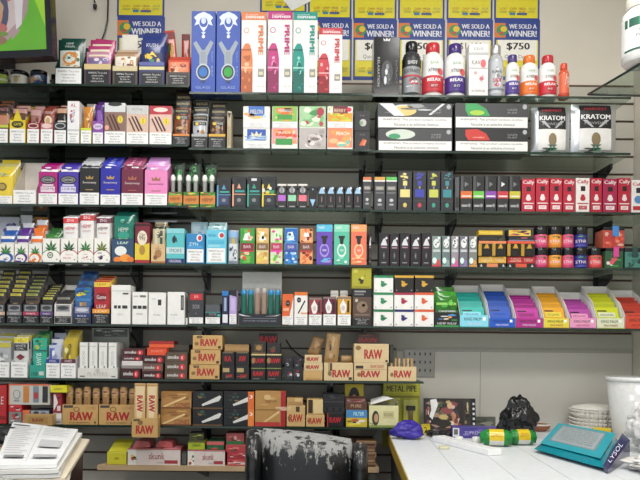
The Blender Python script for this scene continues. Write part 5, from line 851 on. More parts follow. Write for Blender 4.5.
# ================= shelf 7 =================
bx('7L', -12, 6.5, 385, 9, 'b8262c', 't SALE .5 .6 .7 .2 f0d8d8;r 0 .1 1 .2 8a1a20', 'red_box', 'bright red box at the shelf end above the papers', 'box', 'odd boxes')
a = bx('7L', 8.5, 21.5, 412, 9, '8a8886', 'n .02 .05 .98 .95 9 3 dcdad6,c83a3a,4a4846', 'small_box', 'small grey printed box low beside the red box', 'box', 'small odd boxes')
a2 = bx('7L', 22.2, 29.5, 404.5 + 6, 9, 'd8744a', 'r .1 .1 .9 .3 e8a080', 'small_box', 'small salmon orange box in the low row', 'box', 'small odd boxes')
a3 = bx('7L', 30.2, 49.5, 410, 9, '3a4454', 'n .02 .05 .98 .95 12 5 5a6a80,8a3a34,22262e,9aa0a8', 'small_box', 'small slate blue printed box under the orange rimmed display', 'box', 'small odd boxes')
a = bx(a, 8.5, 21.5, 404.8, 9, 'c83038', 'n .05 .1 .95 .9 6 9 e8e0dc,8a1c24', 'small_box', 'small red and white box lying under the orange rimmed display', 'box', 'small odd boxes')
a = bx(a, 8.5, 49.8, 384, 9, 'c8c6be', 'r 0 .93 1 1 d86038;r 0 0 .025 1 d86038;e .2 .5 .09 .22 8a8a86;e .2 .5 .07 .18 c8c6be;r .36 .12 .5 .9 c8803a;r .6 .12 .74 .9 7a8a9a;r .62 .3 .72 .6 b03a3a;r .83 .12 .96 .9 2a2c30;t MINI .2 .2 .12 .1 666', 'pipe_display', 'wide pale display box with an orange rim and four product pictures', 'display')
tw = bx('7L', 24, 52, 412.8 + 2, 4, 'b8945c', 'r .15 .2 .85 .8 a8844c;t RAW .5 .5 .4 .3 8a4030', 'flat_tan_box', 'flat tan box lying slanted in front of the low printed boxes', 'box', off=-4.4)
r = bx('7L', 52.8, 61.6, 413, 9, 'c8c6c4', 'r 0 .5 1 .9 f0f0ee;r .1 .1 .9 .3 8a8a8c', 'small_box', 'narrow white box under the yellow lidded box', 'box', 'small odd boxes')
r = bx(r, 52.8, 61.6, 392.5, 9, '9a2a34', 'p e8e0e0 .1 .1 .6 .5 .3 .9 .1 .9;r .5 .1 .9 .35 d8d0d0;n .5 .5 .95 .95 4 3 c83a4a,5a1c24', 'small_box', 'narrow crimson and white box under the yellow lid', 'box', 'small odd boxes')
bx(r, 50, 66.8, 385.5, 7, 'e0d82a', 't ELEMENTS .5 .5 .5 .3 6a6a2a;r 0 .9 1 1 f0e84a', 'yellow_lidded_box', 'bright yellow low box above the crimson box on the seventh shelf', 'box', off=-1)
for k, (x0, x1) in enumerate(((62.2, 98), (98.8, 134.8))):
    r = dcart('7L', x0, x1, 404.6, 402, 9, TAN, 't RAW .54 .42 .62 .42 b02a2c;e .4 .76 .09 .14 8a6a3c;e .4 .76 .06 .09 c8a060;r .04 .84 .3 .96 4a4440;t CONES .8 .84 .28 .12 c07a50;t CLASSIC .5 .1 .6 .06 8a5a3a;r .9 .06 .95 .16 5a3a2a', 'tan carton of rolled cones, %s' % ('beside the yellow lidded box', 'next to the small cone display')[k], 'cone_carton', 'b89058', 'tan cone cartons')
    for i in range(4):
        X = r.x + (-.375 + i * .25) * r.w; o = empty('rolled_cone', (X, r.yf + .03 + .004 * (i % 2), r.z + .002)); hh = at(80, 387 + (i % 2) * 1.5, r.yf + .02).z - r.z
        tag(o, 'rolled tan cone bundle standing %s in the cone carton %s' % (ORD[i], ('beside the yellow lidded box', 'next to the small cone display')[k]), 'cone', 'cone bundles')
        m = M(); m.lathe([(.009, 0), (.0135, hh * .7), (.0145, hh * .9), (.013, hh * .97), (.006, hh)], 'bd9562', 14, cy=0); m.build('cone_body', o)
        m = M(); m.lathe([(.0142, hh * .8), (.015, hh * .86), (.0147, hh * .9)], 'd8b888', 14, cap=False); ex = []; art(m, 'e .5 .5 .3 .4 9a3a34', round_(.0147, hh * .06, hh * .83), .03, hh * .06, None, ex); m.build('paper_band', o)
        m = M(); m.lathe([(.0148, hh * .3), (.0146, hh * .31)], '7a5a38', 14, cap=False)
        m.box(-.008, .008, -.0155, -.0148, hh * .42, hh * .72, '9a7044'); m.build('printed_strip', o)
# clipped-on cone display, hung on the shelf edge
Yh = FY - .043
p, q = at(133.2, 436.5, Yh), at(159, 417.5, Yh); w, h = q.x - p.x, q.z - p.z
m = M(); t = .0015; m.box(-w / 2, w / 2, -.02, -.02 + t, 0, h, TAN); m.box(-w / 2, w / 2, .0185, .02, 0, h + .01, TAN); m.box(-w / 2, w / 2, -.0185, .0185, 0, t, TAN); m.box(-w / 2, -w / 2 + t, -.0185, .0185, t, h, TAN); m.box(w / 2 - t, w / 2, -.0185, .0185, t, h, TAN)
m.box(-w * .3, w * .3, .0201, .043 + .03, SH['7L'] - p.z + .0006, SH['7L'] - p.z + .0018, TAN2); m.box(-w * .3, w * .3, .0185, .02, h, SH['7L'] - p.z + .0018, TAN2)
art(m, 't RAW .5 .4 .66 .44 b02a2c;e .33 .76 .1 .13 8a6a3c;r .06 .84 .3 .94 5a4a3a', flat(w, h, -.02), w, h, None, [])
o = finish('cone_display', m, 'tray', [], ((p.x + q.x) / 2, Yh, p.z), 'small tan cone display hooked over the edge of the lowest glass shelf', 'display', None)
for i in range(2):
    hh = at(145, 384, Yh).z - p.z; ww = w * .42; m = M(); m.box(-ww / 2, ww / 2, -.007, .007, 0, hh, 'd8b27c', .001)
    art(m, 'p e6cfa4 .3 0 .55 0 .95 .95 .1 .95;T RAW .5 .62 .55 .3 b02a2c;r 0 .95 1 .985 b8905a', flat(ww, hh, -.007), ww, hh, None, []); o = m.build('cone_packet'); o.location = ((p.x + q.x) / 2 + (i - .5) * w * .47, Yh, p.z + .002); o.rotation_euler[1] = .0
    tag(o, 'tall tan cone packet with red lettering, %s in the hooked display' % ORD[i], 'packet', 'cone packets')
BC = 'r 0 .6 1 1 a4763e;n .05 .5 .95 .95 9 4 a87a44,7a5230,c89a60,8a5a34;p ecc98e .05 .12 .1 .05 .8 .6 .84 .76;r .02 .0 .98 .08 7a4a2a;t CONES .7 .22 .5 .24 8a2a24'
a = bx('7L', 160.6, 190.8, 408.5, 9, 'b98a50', BC, 'cone_box', 'wide tan cone box with a pictured cone, lower of two', 'box', 'tan cone boxes')
bx(a, 161, 191.5, 391.5, 9, 'b98a50', BC, 'cone_box', 'wide tan cone box with a pictured cone, upper of two', 'box', 'tan cone boxes')
for i, (x0, x1) in enumerate(((192.5, 222.8), (223.5, 254.2))):
    A = 'p dcdcd8 .3 .26 .33 .16 .88 .46 .96 .7 .9 .78;n .02 .4 .5 .95 9 %d 2f5a4a,8a6a3a,1d2a3a,34302c;%s' % (i + 3, 'r .8 0 1 1 e8843a;t 3 .9 .7 .1 .2 fff' if i else 'r 0 0 1 .08 6a4a2a')
    a = bx('7L', x0, x1, 409, 9, '17181c', A, 'cone_box', 'black cone box picturing a white cone%s, lower row' % (' with an orange side' if i else ''), 'box', 'black cone boxes')
    bx(a, x0, x1, 391.5, 9, '17181c', A.replace('e8843a', 'e07030'), 'cone_box', 'black cone box picturing a white cone%s, upper row' % (' with an orange side' if i else ''), 'box', 'black cone boxes')
bx('7L', 255, 285.8, 391, 9, 'b88c50', 'r .84 0 1 1 a8262c;T RAW .92 .5 .5 .1 f0d0b0;p e0c088 .1 .02 .15 0 .8 .38 .8 .46;n .1 .5 .8 .95 7 3 c8a068,9a7038,d8b880;r 0 .0 .82 .12 b83a34;r .0 .46 .84 .48 8a6030', 'cone_box', 'large tan cone box with a dark red side strip', 'box')
a = bx('7L', 286.6, 305.2, 405.5, 8, 'd0ad74', 't RAW .5 .4 .7 .36 b02a2c;e .12 .4 .06 .12 8a6a3c;r .5 .7 .7 .95 4a3a2c', 'rolling_paper_box', 'tan paper box under a loose tan wrapper, beside the large cone box', 'box', 'low tan paper boxes')
bx(a, 286.8, 303, 398, 7, 'c09a62', 'r .1 .1 .9 .5 b08a52;r .5 .5 .95 .95 d8b880', 'rolling_paper_box', 'loose tan wrapper box on the low tan paper box', 'box', 'low tan paper boxes')
a = bx('7L', 306, 324.6, 415, 8, 'd0ad74', 't RAW .5 .5 .7 .5 b02a2c;e .12 .5 .06 .14 8a6a3c', 'rolling_paper_box', 'short tan paper box next to the black tray', 'box', 'low tan paper boxes')
bx(a, 306.8, 324, 399, 6, 'caa66c', 'r .08 .1 .34 .95 3a2a22;r .38 .1 .94 .95 e0c890', 'rolling_paper_box', 'short tan booklet box with a dark stripe, on top of the short tan one', 'box', 'low tan paper boxes')
a = bx('7L', 327, 343.6, 413, 8, '1b1a1b', 't RAW .5 .5 .7 .4 b8242c;r 0 0 .06 1 b83a3a', 'black_paper_box', 'black box with red lettering supporting the black rack', 'box')
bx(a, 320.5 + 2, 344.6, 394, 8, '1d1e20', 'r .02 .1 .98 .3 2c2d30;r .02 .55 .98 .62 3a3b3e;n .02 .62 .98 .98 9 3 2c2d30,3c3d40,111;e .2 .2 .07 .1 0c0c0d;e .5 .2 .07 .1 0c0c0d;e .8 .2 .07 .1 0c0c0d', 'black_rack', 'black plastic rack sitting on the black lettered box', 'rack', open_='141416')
a = bx('7L', 346, 367.4, 410, 9, 'd0b83a', 'r 0 .55 1 1 4a8ac0;t FILTER .6 .78 .5 .2 dff;n .02 .05 .98 .5 8 2 e8d84a,3a3428,f0ece0,c85a3a', 'filter_box', 'yellow and blue printed box under the brown open display', 'box')
b = dcart(a, 345.4, 366.8, 402, 396, 8, '6a4a38', 'r .02 .1 .98 .9 5a3a2c;t PURE .5 .5 .5 .4 c8a078', 'brown open display box on the yellow and blue box', 'open_display', '8a6a50')
hd = bx(a, 344.6, 363.8, 384, .3, 'd8c42a', 'e .5 .45 .28 .42 17171a;e .5 .36 .14 .2 c89a70;p 17171a .2 .0 .35 .5 .5 .2 .65 .5 .8 0', 'header_card', 'yellow header card with a black haired figure above the brown display', 'card', off=8.3)
fill(b, 3, 400, 397, ['6a3a3a:g', '8a6a5a:g'], 'n .05 .5 .95 .95 6 4 c8a898,3a2020,8a4040', 'small dark red packet, {o} in the brown open display', 'packet', 'packet', 'dark red packets', d0=.008)
r = dcart('7L', 369, 398.6, 405.5, 402, 9, 'e0dba8', 'e .22 .42 .12 .34 3a3428;e .24 .42 .07 .2 c8a078;r .48 .4 .85 .75 d0c890;t ROLLING .66 .58 .3 .14 5a5438;r 0 0 1 .1 8a9a4a;n .0 .1 .14 .5 3 4 6a7a3a,3a4a2a', 'cream printed carton with a black haired figure and a torn open lid', 'paper_carton', 'c8c498')
m = M(); w = r.w; m.add([(-w * .45, 0, .002), (w * .3, -.01, .028), (w * .5, .02, .012), (w * .2, .07, .03), (-w * .4, .06, .018), (0, .03, .034)], [(0, 1, 5), (1, 2, 5), (2, 3, 5), (3, 4, 5), (4, 0, 5)], 'ecebe6')
o = m.build('torn_flap', r.o if False else None); o.location = (r.x, r.yf + .004, r.zt + .001); sm = o.modifiers.new('s', 'SOLIDIFY'); sm.thickness = .0012; tag(o, 'torn white paper flap lying over the cream carton', 'paper')
for i in range(3):
    m = M(); m.box(-.02, .02, -.006, .006, 0, .035 + .003 * i, ('2a2c2a', '7a7a74', '3a3a3c')[i]); o = m.build('paper_booklet'); o.location = (r.x + .004 * i, r.yf + .02 + .02 * i, r.z + .002); tag(o, ('black', 'grey', 'charcoal')[i] + ' paper booklet standing inside the torn cream carton', 'booklet', 'booklets in the cream carton')

# ================= plank shelf =================
r = dcart('8L', 107, 126.5, 452, 449, 11, 'd8d03a', 'r 0 .0 1 .08 b0a82a;t ZEN .5 .5 .25 .16 4a4a1c;r 0 .9 1 1 e8e058', 'bright yellow open box at the end of the wooden plank', 'yellow_box', 'c8c030')
m = M(); w = r.w; ly = r.d; m.prism([(0, 0), (.0015, 0), (ly * .9 + .0015, .035), (ly * .9, .035)], 0, -w / 2, w / 2, 'e0d840'); o = m.build('open_yellow_lid'); o.location = (r.x + .004, r.yf + .002, r.zt + .0008); tag(o, 'yellow open lid rising behind the yellow box on the plank', 'card')  # opened lid of the yellow box, slanting up towards the back
def pk(x0, x1, yt, lb, s, d=13, off=0):
    r = dcart('8L', x0, x1, yt, yt - 2, d, 'ddd0ca', 'r 0 0 .16 1 e8e4dc;n 0 .02 .2 .7 5 %d 2f7a3a,c83a3a,e8c03a,1c4a24;t skunk .55 .55 .3 .4 9a3a44;r .7 .1 .95 .3 a83a40;r .55 .12 .68 .2 bbb;r 0 .93 1 1 c06060' % s, lb, 'rolling_paper_carton', 'b8484c', 'cartons of pink paper booklets')
    n = max(2, int(r.w / .055))
    for i in range(n):
        m = M(); ww = (r.w - .006) / n; m.box(-ww / 2 + .0006, ww / 2 - .0006, 0, r.d - .008, 0, r.h * (.86 + .1 * ((i + s) % 2)), 'c06a6a' if (i + s) % 3 else 'b85458', .001); m.box(-ww * .3, ww * .3, .01, r.d * .5, r.h * (.86 + .1 * ((i + s) % 2)), r.h * (.86 + .1 * ((i + s) % 2)) + .0004, 'd88a84')
        o = m.build('paper_booklet'); o.location = (r.x - r.w / 2 + .003 + ww * (i + .5), r.yf + .004, r.z + .002); tag(o, 'pink booklet bundle, %s in the %s' % (ORD[i], lb.replace('white carton of pink booklets ', 'carton ')), 'booklet', 'pink booklets')
    return r
r1 = pk(127.6, 180.5, 448.5, 'white carton of pink booklets beside the bright yellow box', 3)
r2 = pk(187.6, 225, 450, 'white carton of pink booklets below the lime packet box', 5)
for i, x in enumerate((140, 163)):
    m = M(); m.prism([(-.035, 0), (.035, 0), (.03, .022), (-.02, .026)], 1, 0, .1, 'b85a5c' if i else 'c87070'); o = m.build('paper_booklet'); o.location = (at(x, 440, r1.yf).x, r1.yf + .02, r1.zt + .001); tag(o, 'pink booklet lying loose on the first booklet carton, %s one' % ORD[i], 'booklet', 'pink booklets')
g = bx('8L', 181.2, 187, 452, 5, '3a3a36', 'r .1 .1 .9 .9 55544e', 'small_dark_box', 'small dark box wedged between the two pink booklet cartons', 'box')
g = bx(r2, 178.5 + 9.4, 204.8, 440.8, 7, 'a8b82a', 't GREENS .5 .5 .5 .3 3a4a1a;r 0 .8 1 1 5a5a24', 'lime_packet_box', 'low lime green box with dark lettering on the pink booklet carton', 'box', off=.4)
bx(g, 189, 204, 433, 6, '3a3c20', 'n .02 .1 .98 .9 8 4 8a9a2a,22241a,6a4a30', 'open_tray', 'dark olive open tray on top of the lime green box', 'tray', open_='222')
g = bx(r2, 206.5, 224, 441.5, 9, '2a5a3a', 'r 0 .6 1 1 c86060;n .02 .05 .98 .5 8 6 3a7a4a,c83a3a,1c3a24', 'red_green_box', 'red and green box tilted on the pink booklet carton', 'box', ).o
a = bx('8L', 227, 247, 459, 9, 'b83840', 'r .05 .2 .95 .5 e0c8c4;n .05 .1 .95 .9 7 2 d86a6a,8a242c,e8dcd8', 'red_booklet_box', 'red printed box, bottom of the stack beside the chair', 'box', 'red printed boxes')
a = bx(a, 227, 247, 452, 9, 'a83038', 'n .05 .1 .95 .9 9 4 d86a6a,8a242c,e8dcd8', 'red_booklet_box', 'red printed box, middle of the stack beside the chair', 'box', 'red printed boxes')
a = bx(a, 225.5, 246, 445, 9, 'b84048', 'n .05 .1 .95 .9 9 6 e07a74,8a242c,3a7a4a', 'red_booklet_box', 'red printed box, top of the stack beside the chair', 'box', 'red printed boxes')
bx(a, 214 + 12, 244, 433.5, 8, '9a4a4a', 'r 0 0 1 .3 2a6a3a;n .05 .3 .95 .9 9 8 c86a6a,6a2a2c,d8a8a0', 'red_booklet_box', 'dusky red box with a green edge lying above the red stack', 'box', off=1)
for i, (x0, x1, yt, c) in enumerate(((262, 286, 447, '6a4a2c'), (288, 312, 450, '4a3428'), (313, 331, 442, 'b89058'), (333, 352, 440, '5a4632'))):
    a = bx('8L', x0, x1, yt, 9, c, 'r .1 .3 .9 .7 %s;e .3 .5 .1 .2 2a2420' % ('8a6a44', '6a5440', '4a3a28', '8a7050')[i], 'brown_box', 'brown box half hidden behind the chair back, %s along the plank' % ORD[i], 'box', 'brown boxes behind the chair')
    if i == 2: bx(a, 313.5, 330, 431, 7, '2a2622', 't RAW .5 .5 .4 .3 c8a060;r .1 .1 .9 .2 8a6a3c', 'brown_box', 'black and tan box standing on the brown boxes behind the chair', 'box')
prev = '8L'
for i in range(5):
    prev = bx(prev, 356 + (i % 2) * .5, 376.5 - (i % 2), 463.5 - 5.4 * i - .5, 9, ('8a6a48', '7a5a40', '97785a', '6c4c3c', '8e6e50')[i], 'r .05 .2 .95 .6 %s' % ('5a4030', 'a88868', '6a4c38', '9a7a5a', '4a3428')[i], 'brown_booklet_box', 'flat brown booklet box at the plank end, %s from the bottom' % ORD[i], 'box', 'flat brown boxes')
# ================= counter =================
CZ = at(500, 428.5, WALL).z
A, Bp = atz(391, 438, CZ), atz(409, 480, CZ)
def onl(Y): t = (Y - A.y) / (Bp.y - A.y); return A.x + (Bp.x - A.x) * t
YB, YN = WALL - .008, 1.25
root = empty('counter', ((onl(YN) + XR) / 2, 2.0, CZ - .03)); tag(root, 'white boarded counter with a yellow edge against the back wall', 'counter')
o0 = root.location
m = M(); n = 7; xr = XR - .004
sx = (onl(YN) - onl(YB)) / (YN - YB)          # skew of the boards
wt = xr - onl(YN)
for i in range(12):
    a0 = onl(YB) + i * .145; a1 = a0 + .1435; b0_ = a0 + sx * (YN - YB); b1_ = b0_ + .1435
    pts = [(a0, YB), (a1, YB), (b1_, YN), (b0_, YN)]
    # clip at the wall
    def clip(pts):
        out = []
        for k in range(len(pts)):
            p, q = pts[k], pts[(k + 1) % len(pts)]
            if p[0] <= xr: out.append(p)
            if (p[0] <= xr) != (q[0] <= xr): t = (xr - p[0]) / (q[0] - p[0]); out.append((xr, p[1] + (q[1] - p[1]) * t))
        return out
    c = clip(pts)
    if len(c) > 2: m.prism([(x - o0.x, y - o0.y) for x, y in reversed(c)], 2, 0.004, .03, 'e2e6ea')
pts = clip([(onl(YB), YB), (xr + .5, YB), (xr + .5, YN), (onl(YN), YN)]); m.prism([(x - o0.x, y - o0.y) for x, y in reversed(pts)], 2, 0, .0038, '9a9c9c')
m.build('top_boards', root)
m = M(); m.prism([(onl(YB) - .003 - o0.x, YB - o0.y), (onl(YN) - .003 - o0.x, YN - o0.y), (onl(YN) - .0005 - o0.x, YN - o0.y), (onl(YB) - .0005 - o0.x, YB - o0.y)], 2, -.012, .0285, 'b89a2c'); m.build('edge_band', root)
m = M(); m.prism([(onl(YB) + .02 - o0.x, YB - .01 - o0.y), (onl(YN) + .02 - o0.x, YN + .02 - o0.y), (xr - .01 - o0.x, YN + .02 - o0.y), (xr - .01 - o0.x, YB - .01 - o0.y)], 2, -(CZ - .03) + .001, -.0005, '3a3c3e'); m.build('cabinet_base', root)
def on(px, py, dz=0): return atz(px, py, CZ + dz)
NZ = lambda seed, v, a, f: a * (math.sin(v.x * f + seed) * math.cos(v.y * f * 1.3 + seed * 2) + .6 * math.sin(v.z * f * 1.9 + seed * 3 + v.x * f * .7) + .4 * math.sin(v.x * f * 3.1 + v.z * f * 2.7 + seed))
from mathutils import noise as mno
def lump(name, px, py, w, d, h, col, label, cat, seed, peak=.0, amp=.25, f=4, on_z=None, parts=None, sub=5, flatb=.12):
    """a crumpled bag or bundle standing on the counter; px,py = where the middle of its base shows"""
    p = on(px, py) if on_z is None else Vector(on_z)
    bm = bmesh.new(); bmesh.ops.create_icosphere(bm, subdivisions=sub, radius=1)
    for v in bm.verts:
        q = v.co.copy(); nn = mno.fractal(q * f * .45 + Vector((seed, seed * 2, 0)), 1.1, 2.1, 3)
        rd = mno.turbulence(q * f * .33 + Vector((seed * 3, 1, 7)), 2, True)
        k = 1 + amp * (nn - .15) - amp * .8 * abs(rd - .6)
        q *= k; t = (q.z + 1) / 2
        if peak: s = 1 - peak * max(0, t - .25) ** .8; q.x *= s; q.y *= s
        v.co = Vector((q.x * w / 2, q.y * d / 2, max(0, (q.z + 1 - flatb) * h / (2 - flatb))))
    bm.verts.index_update(); m = M(); m.add([v.co for v in bm.verts], [[v.index for v in fc.verts] for fc in bm.faces], col, True); bm.free()
    for e in m.sl: pass
    if parts: root = empty(name, p + Vector((0, 0, .0006))); m.build('bundle_body', root); [g(root) for g in parts]; o = root
    else: o = m.build(name); o.location = p + Vector((0, 0, .0006))
    return tag(o, label, cat)
def sz(px0, px1, Y): return (px1 - px0) * Y / F
pc = on(407, 441)
# metal pipe display
Yd = WALL - .0705
def rawbox(name, x0, y0, x1, y1, Y, d, col, ar, label, cat, body='carton', grp=None):
    p, q = at(x0, y1, Y), at(x1, y0, Y); w, h = q.x - p.x, q.z - p.z; m = M(); m.box(-w / 2, w / 2, -d / 2, d / 2, 0, h, col, .001); ex = []
    art(m, ar, flat(w, h, -d / 2), w, h, None, ex); return finish(name, m, body, ex, ((p.x + q.x) / 2, Y + d / 2, p.z), label, cat, grp)
rawbox('pipe_display_card', 383, 382.3, 420, 428, WALL - .062, .061, 'b4b22a', 'r 0 .72 1 1 c6c42e;r .04 .76 .96 .96 d0ce38;t METAL_PIPE .5 .86 .82 .13 22240e;r .02 .66 .98 .7 8a8820;@blister_packs;b .05 .05 .44 .62 -1.2 .2 c0be50:g;b .54 .05 .93 .62 -1.2 .2 c0be50:g;@pipe;b .18 .12 .3 .5 -1.8 -1.2 5a5244:m;b .12 .36 .36 .46 -1.9 -1.21 3a3834:m;@pipe;b .68 .12 .8 .5 -1.8 -1.2 7a6a50:m;b .62 .4 .86 .5 -1.9 -1.21 3a3834:m;@;r .04 .62 .46 .66 e0de60', 'yellow green METAL PIPE display card with blister packs on the wall above the counter', 'display', body='card')
rawbox('yellow_strip', 382.5, 428, 388, 447, WALL - .03, .029, 'b8b52c', 'r .1 .1 .9 .9 a8a624', 'yellow green cardboard strip hanging on the wall below the pipe display', 'strip')
# magazine / collage board leaning
Y = 2.585
p, q = at(424, 430, Y), at(476, 399, Y); w, h = q.x - p.x, (on(450, 430).z - CZ) + (q.z - CZ)
m = M(); m.box(-w / 2, w / 2, -.005, .005, 0, h, '2a2624', .001)
art(m, 'n .02 .05 .75 .95 26 7 6a5a4a,a88a7a,b8a890,8a4a4a,c8b070,4a5a3a,1c1a1a,2c2624;n .25 .1 .7 .9 11 9 c89a80,d8c0a8,8a3a40,3a3a4a,e0d4b8,5a3a2a;p c89070 .42 .1 .58 .1 .62 .5 .5 .75 .4 .5;e .5 .78 .05 .1 e0b890;r .76 .0 .9 1 3a3430;n .77 .05 .89 .95 9 3 8a7a5a,1c1a18,c8b890;r .92 0 1 1 17171a;r .94 .05 .98 .12 ddd;r .94 .2 .98 .27 ddd;r .94 .35 .98 .42 ddd;r .94 .5 .98 .57 ddd;r .94 .65 .98 .72 ddd;r .94 .8 .98 .87 ddd;n .02 .2 .15 .8 6 8 b06a70,8a3a4a,c8b8a8;p f2f2f0 .12 .95 .24 .98 .27 .8 .22 .6 .16 .35 .1 .45 .14 .65', flat(w, h, -.005), w, h, None, [])
o = m.build('collage_board'); o.location = ((p.x + q.x) / 2, Y, CZ + .0012); o.rotation_euler = (-.12, 0, 0); tag(o, 'dark board covered with small colourful pictures leaning at the back of the counter', 'board')
# purple cloth and yellow tag
lump('purple_cloth', 408, 439, sz(388, 428, 2.35), .09, sz(419, 438, 2.38), '3a2a9a', 'crumpled violet blue plastic bag at the corner of the counter', 'bag', 3, peak=.25, amp=.25, f=3)
p = on(422, 434); m = M(); m.box(-.034, .034, 0, .004, 0, .034, 'e0c82a', .001); art(m, 't 12 .65 .4 .34 .6 1c1c2a;r 0 .8 1 1 c8b020', flat(.068, .034, 0), .068, .034, None, [])
m2 = m; o = m.build('yellow_tag'); o.location = (at(422, 433, 2.5).x, 2.50, CZ + .0006 ); o.location.z = CZ + .001; o.scale = (1, 1, 1.15); o.rotation_euler = (0, -.06, 0); tag(o, 'yellow paper tag with the number 12 behind the violet bag', 'tag')
lump('black_pouch', 440, 436.5, sz(421, 452, 2.4), .09, .03, '1d1e20:g', 'flat black pouch lying between the violet bag and the purple box', 'pouch', 8, amp=.25, f=3)
# purple box + small things
def slabq(name, corners, z0, th, col, label, cat, arts='', build=True):
    """a thin rectangular thing lying on the counter, corners given where they show (clockwise from front-left)"""
    q = [atz(x, y, z0 + th) for x, y in corners]; c = sum(q, Vector()) / len(q); m = M()
    m.prism([(p.x - c.x, p.y - c.y) for p in reversed(q)], 2, 0, th, col)
    if arts:
        u = (q[-1] - q[0]); v = (q[1] - q[0]); W = lambda a, b, o: (q[0].x - c.x + u.x * a + v.x * b, q[0].y - c.y + u.y * a + v.y * b, th + o); W.nx = W.ny = 1
        def WW(a, b, o): return W(a, b, o)
        WW.nx = WW.ny = 1; art(m, arts, WW, u.length, v.length, None, [])
    o = m.build(name); o.location = (c.x, c.y, z0 + .0006); return tag(o, label, cat)
def obox(name, px, py, w, d, h, rz, col, ar, label, cat, grp=None, z0=None, ex=None):
    p = on(px, py) if z0 is None else atz(px, py, z0); m = M(); m.box(-w / 2, w / 2, -d / 2, d / 2, 0, h, col, .001); e = []
    art(m, ar, flat(w, h, -d / 2), w, h, None, e); o = finish(name, m, 'carton', e, (p.x, p.y + d / 2, p.z + .0008), label, cat, grp); o.rotation_euler[2] = rz; return o
obox('purple_box', 471, 438.5, .135, .06, .042, -.12, '4a4090', 'r .02 .1 .2 .9 e4e0ec;r .05 .3 .16 .8 6a6a5a;n .22 .1 .98 .9 9 4 6a5ab0,3a3080,8a80c0;t SUPREME .6 .5 .5 .3 c8c0e4', 'purple and blue box with a white end behind the white strip', 'box')
obox('violet_packet', 495, 436, .075, .05, .032, .25, '5a4a9a', 'n .05 .1 .95 .9 8 6 7a6ac0,3a3070,9a90d0', 'violet wrapped packet beside the green roll', 'packet')
obox('grey_tray', 478, 428.6, .15, .05, .05, 0, '6a6c62', 'n .02 .1 .98 .9 9 9 8a8c80,4a4c44,9a9a8c', 'drab green grey box at the back beside the picture board', 'box')
for i, (px, py) in enumerate(((459, 443), (476, 443.5))):
    p = on(px, py); m = M(); m.lathe([(.013, 0), (.015, .004), (.015, .02), (.011, .024)], 'ecebe6:g', 18); o = m.build('tiny_white_cap'); o.location = p + Vector((0, 0, .0008)); tag(o, 'tiny round white cap in front of the purple box, %s of two' % ORD[i], 'jar', 'tiny white caps')  # loose white bottle caps, turned as short solid discs
# white foam strip
p, q = on(439, 441.5), on(496, 456.5); c = (p + q) / 2; L = (q - p).length; ang = math.atan2(q.y - p.y, q.x - p.x)
m = M(); m.box(-L / 2, L / 2, -.026, .026, 0, .02, 'f6f7f7', .002); m.box(-L / 2 + .004, L / 2 - .004, -.004, .004, .02, .0206, 'e4e6e8'); o = m.build('white_strip'); o.location = c + Vector((0, .012, .0008)); o.rotation_euler[2] = ang; tag(o, 'long white plastic strip lying across the front of the counter things', 'strip')
p = on(443, 448); m = M(); m.lathe([(.018, 0), (.019, .003), (.019, .009), (.016, .0095)], 'd8d4b4', 20); o = m.build('cream_lid'); o.location = p + Vector((-.0, -.016, .0008)); tag(o, 'round cream coloured lid in front of the white strip', 'lid')
# two green wrapped rolls with yellow labels
def groll(name, px, py, L, r, rz, label, shift=(0, 0)):
    p = on(px, py); root = empty(name, p + Vector((shift[0], shift[1] + r, r * .95 + .001)), rz); tag(root, label, 'roll', 'green wrapped rolls'); m = M()
    prof = [(-.5, .25), (-.47, .75), (-.4, .62), (-.36, .95), (-.2, 1), (.2, 1), (.36, .96), (.4, .6), (.47, .8), (.5, .3)]
    n = 24; vs = []
    for (t, q) in prof:
        for k in range(n): a = 2 * PI * k / n; rr = r * q * .95 * (1 + .06 * math.cos(6 * a) * (1 if abs(t) > .3 else .1)); vs.append((t * L, rr * math.cos(a), rr * math.sin(a)))
    fs = [(i * n + k, i * n + (k + 1) % n, (i + 1) * n + (k + 1) % n, (i + 1) * n + k) for i in range(len(prof) - 1) for k in range(n)]
    m.add(vs, fs, '1f8a3c:g', True); m.add([vs[k] for k in range(n)], [tuple(reversed(range(n)))], '1f8a3c:g'); m.add([vs[-n + k] for k in range(n)], [tuple(range(n))], '1f8a3c:g'); m.build('wrapper', root)
    m = M(); rr = r * .97
    for (z0, z1, c) in ((-1.1, -.25, 'dcdcd4'), (-.25, 2.3, 'e8c42a'), (2.3, 2.9, 'b8962a')):
        k = 10; vv = [(s * L * .22, -rr * math.cos(z0 + (z1 - z0) * i / k), rr * math.sin(z0 + (z1 - z0) * i / k)) for i in range(k + 1) for s in (-1, 1)]
        m.add(vv, [(2 * i, 2 * i + 1, 2 * i + 3, 2 * i + 2) for i in range(k)], c + ':g', True)
    tv, tf = textmesh('LEMON', True); m.add([((x - .5) * L * .34, -(rr + .0006) * math.cos(.15 + y * .5), (rr + .0006) * math.sin(.15 + y * .5)) for x, y in tv], tf, 'a87a1c')
    m.build('label', root)
groll('green_roll', 498.5, 447.5, .112, .031, -.18, 'green wrapped roll with a yellow label, tilted, beside the white strip')
groll('green_roll', 524.5, 446.2, .098, .029, .06, 'green wrapped roll with a yellow label lying next to the teal packet')
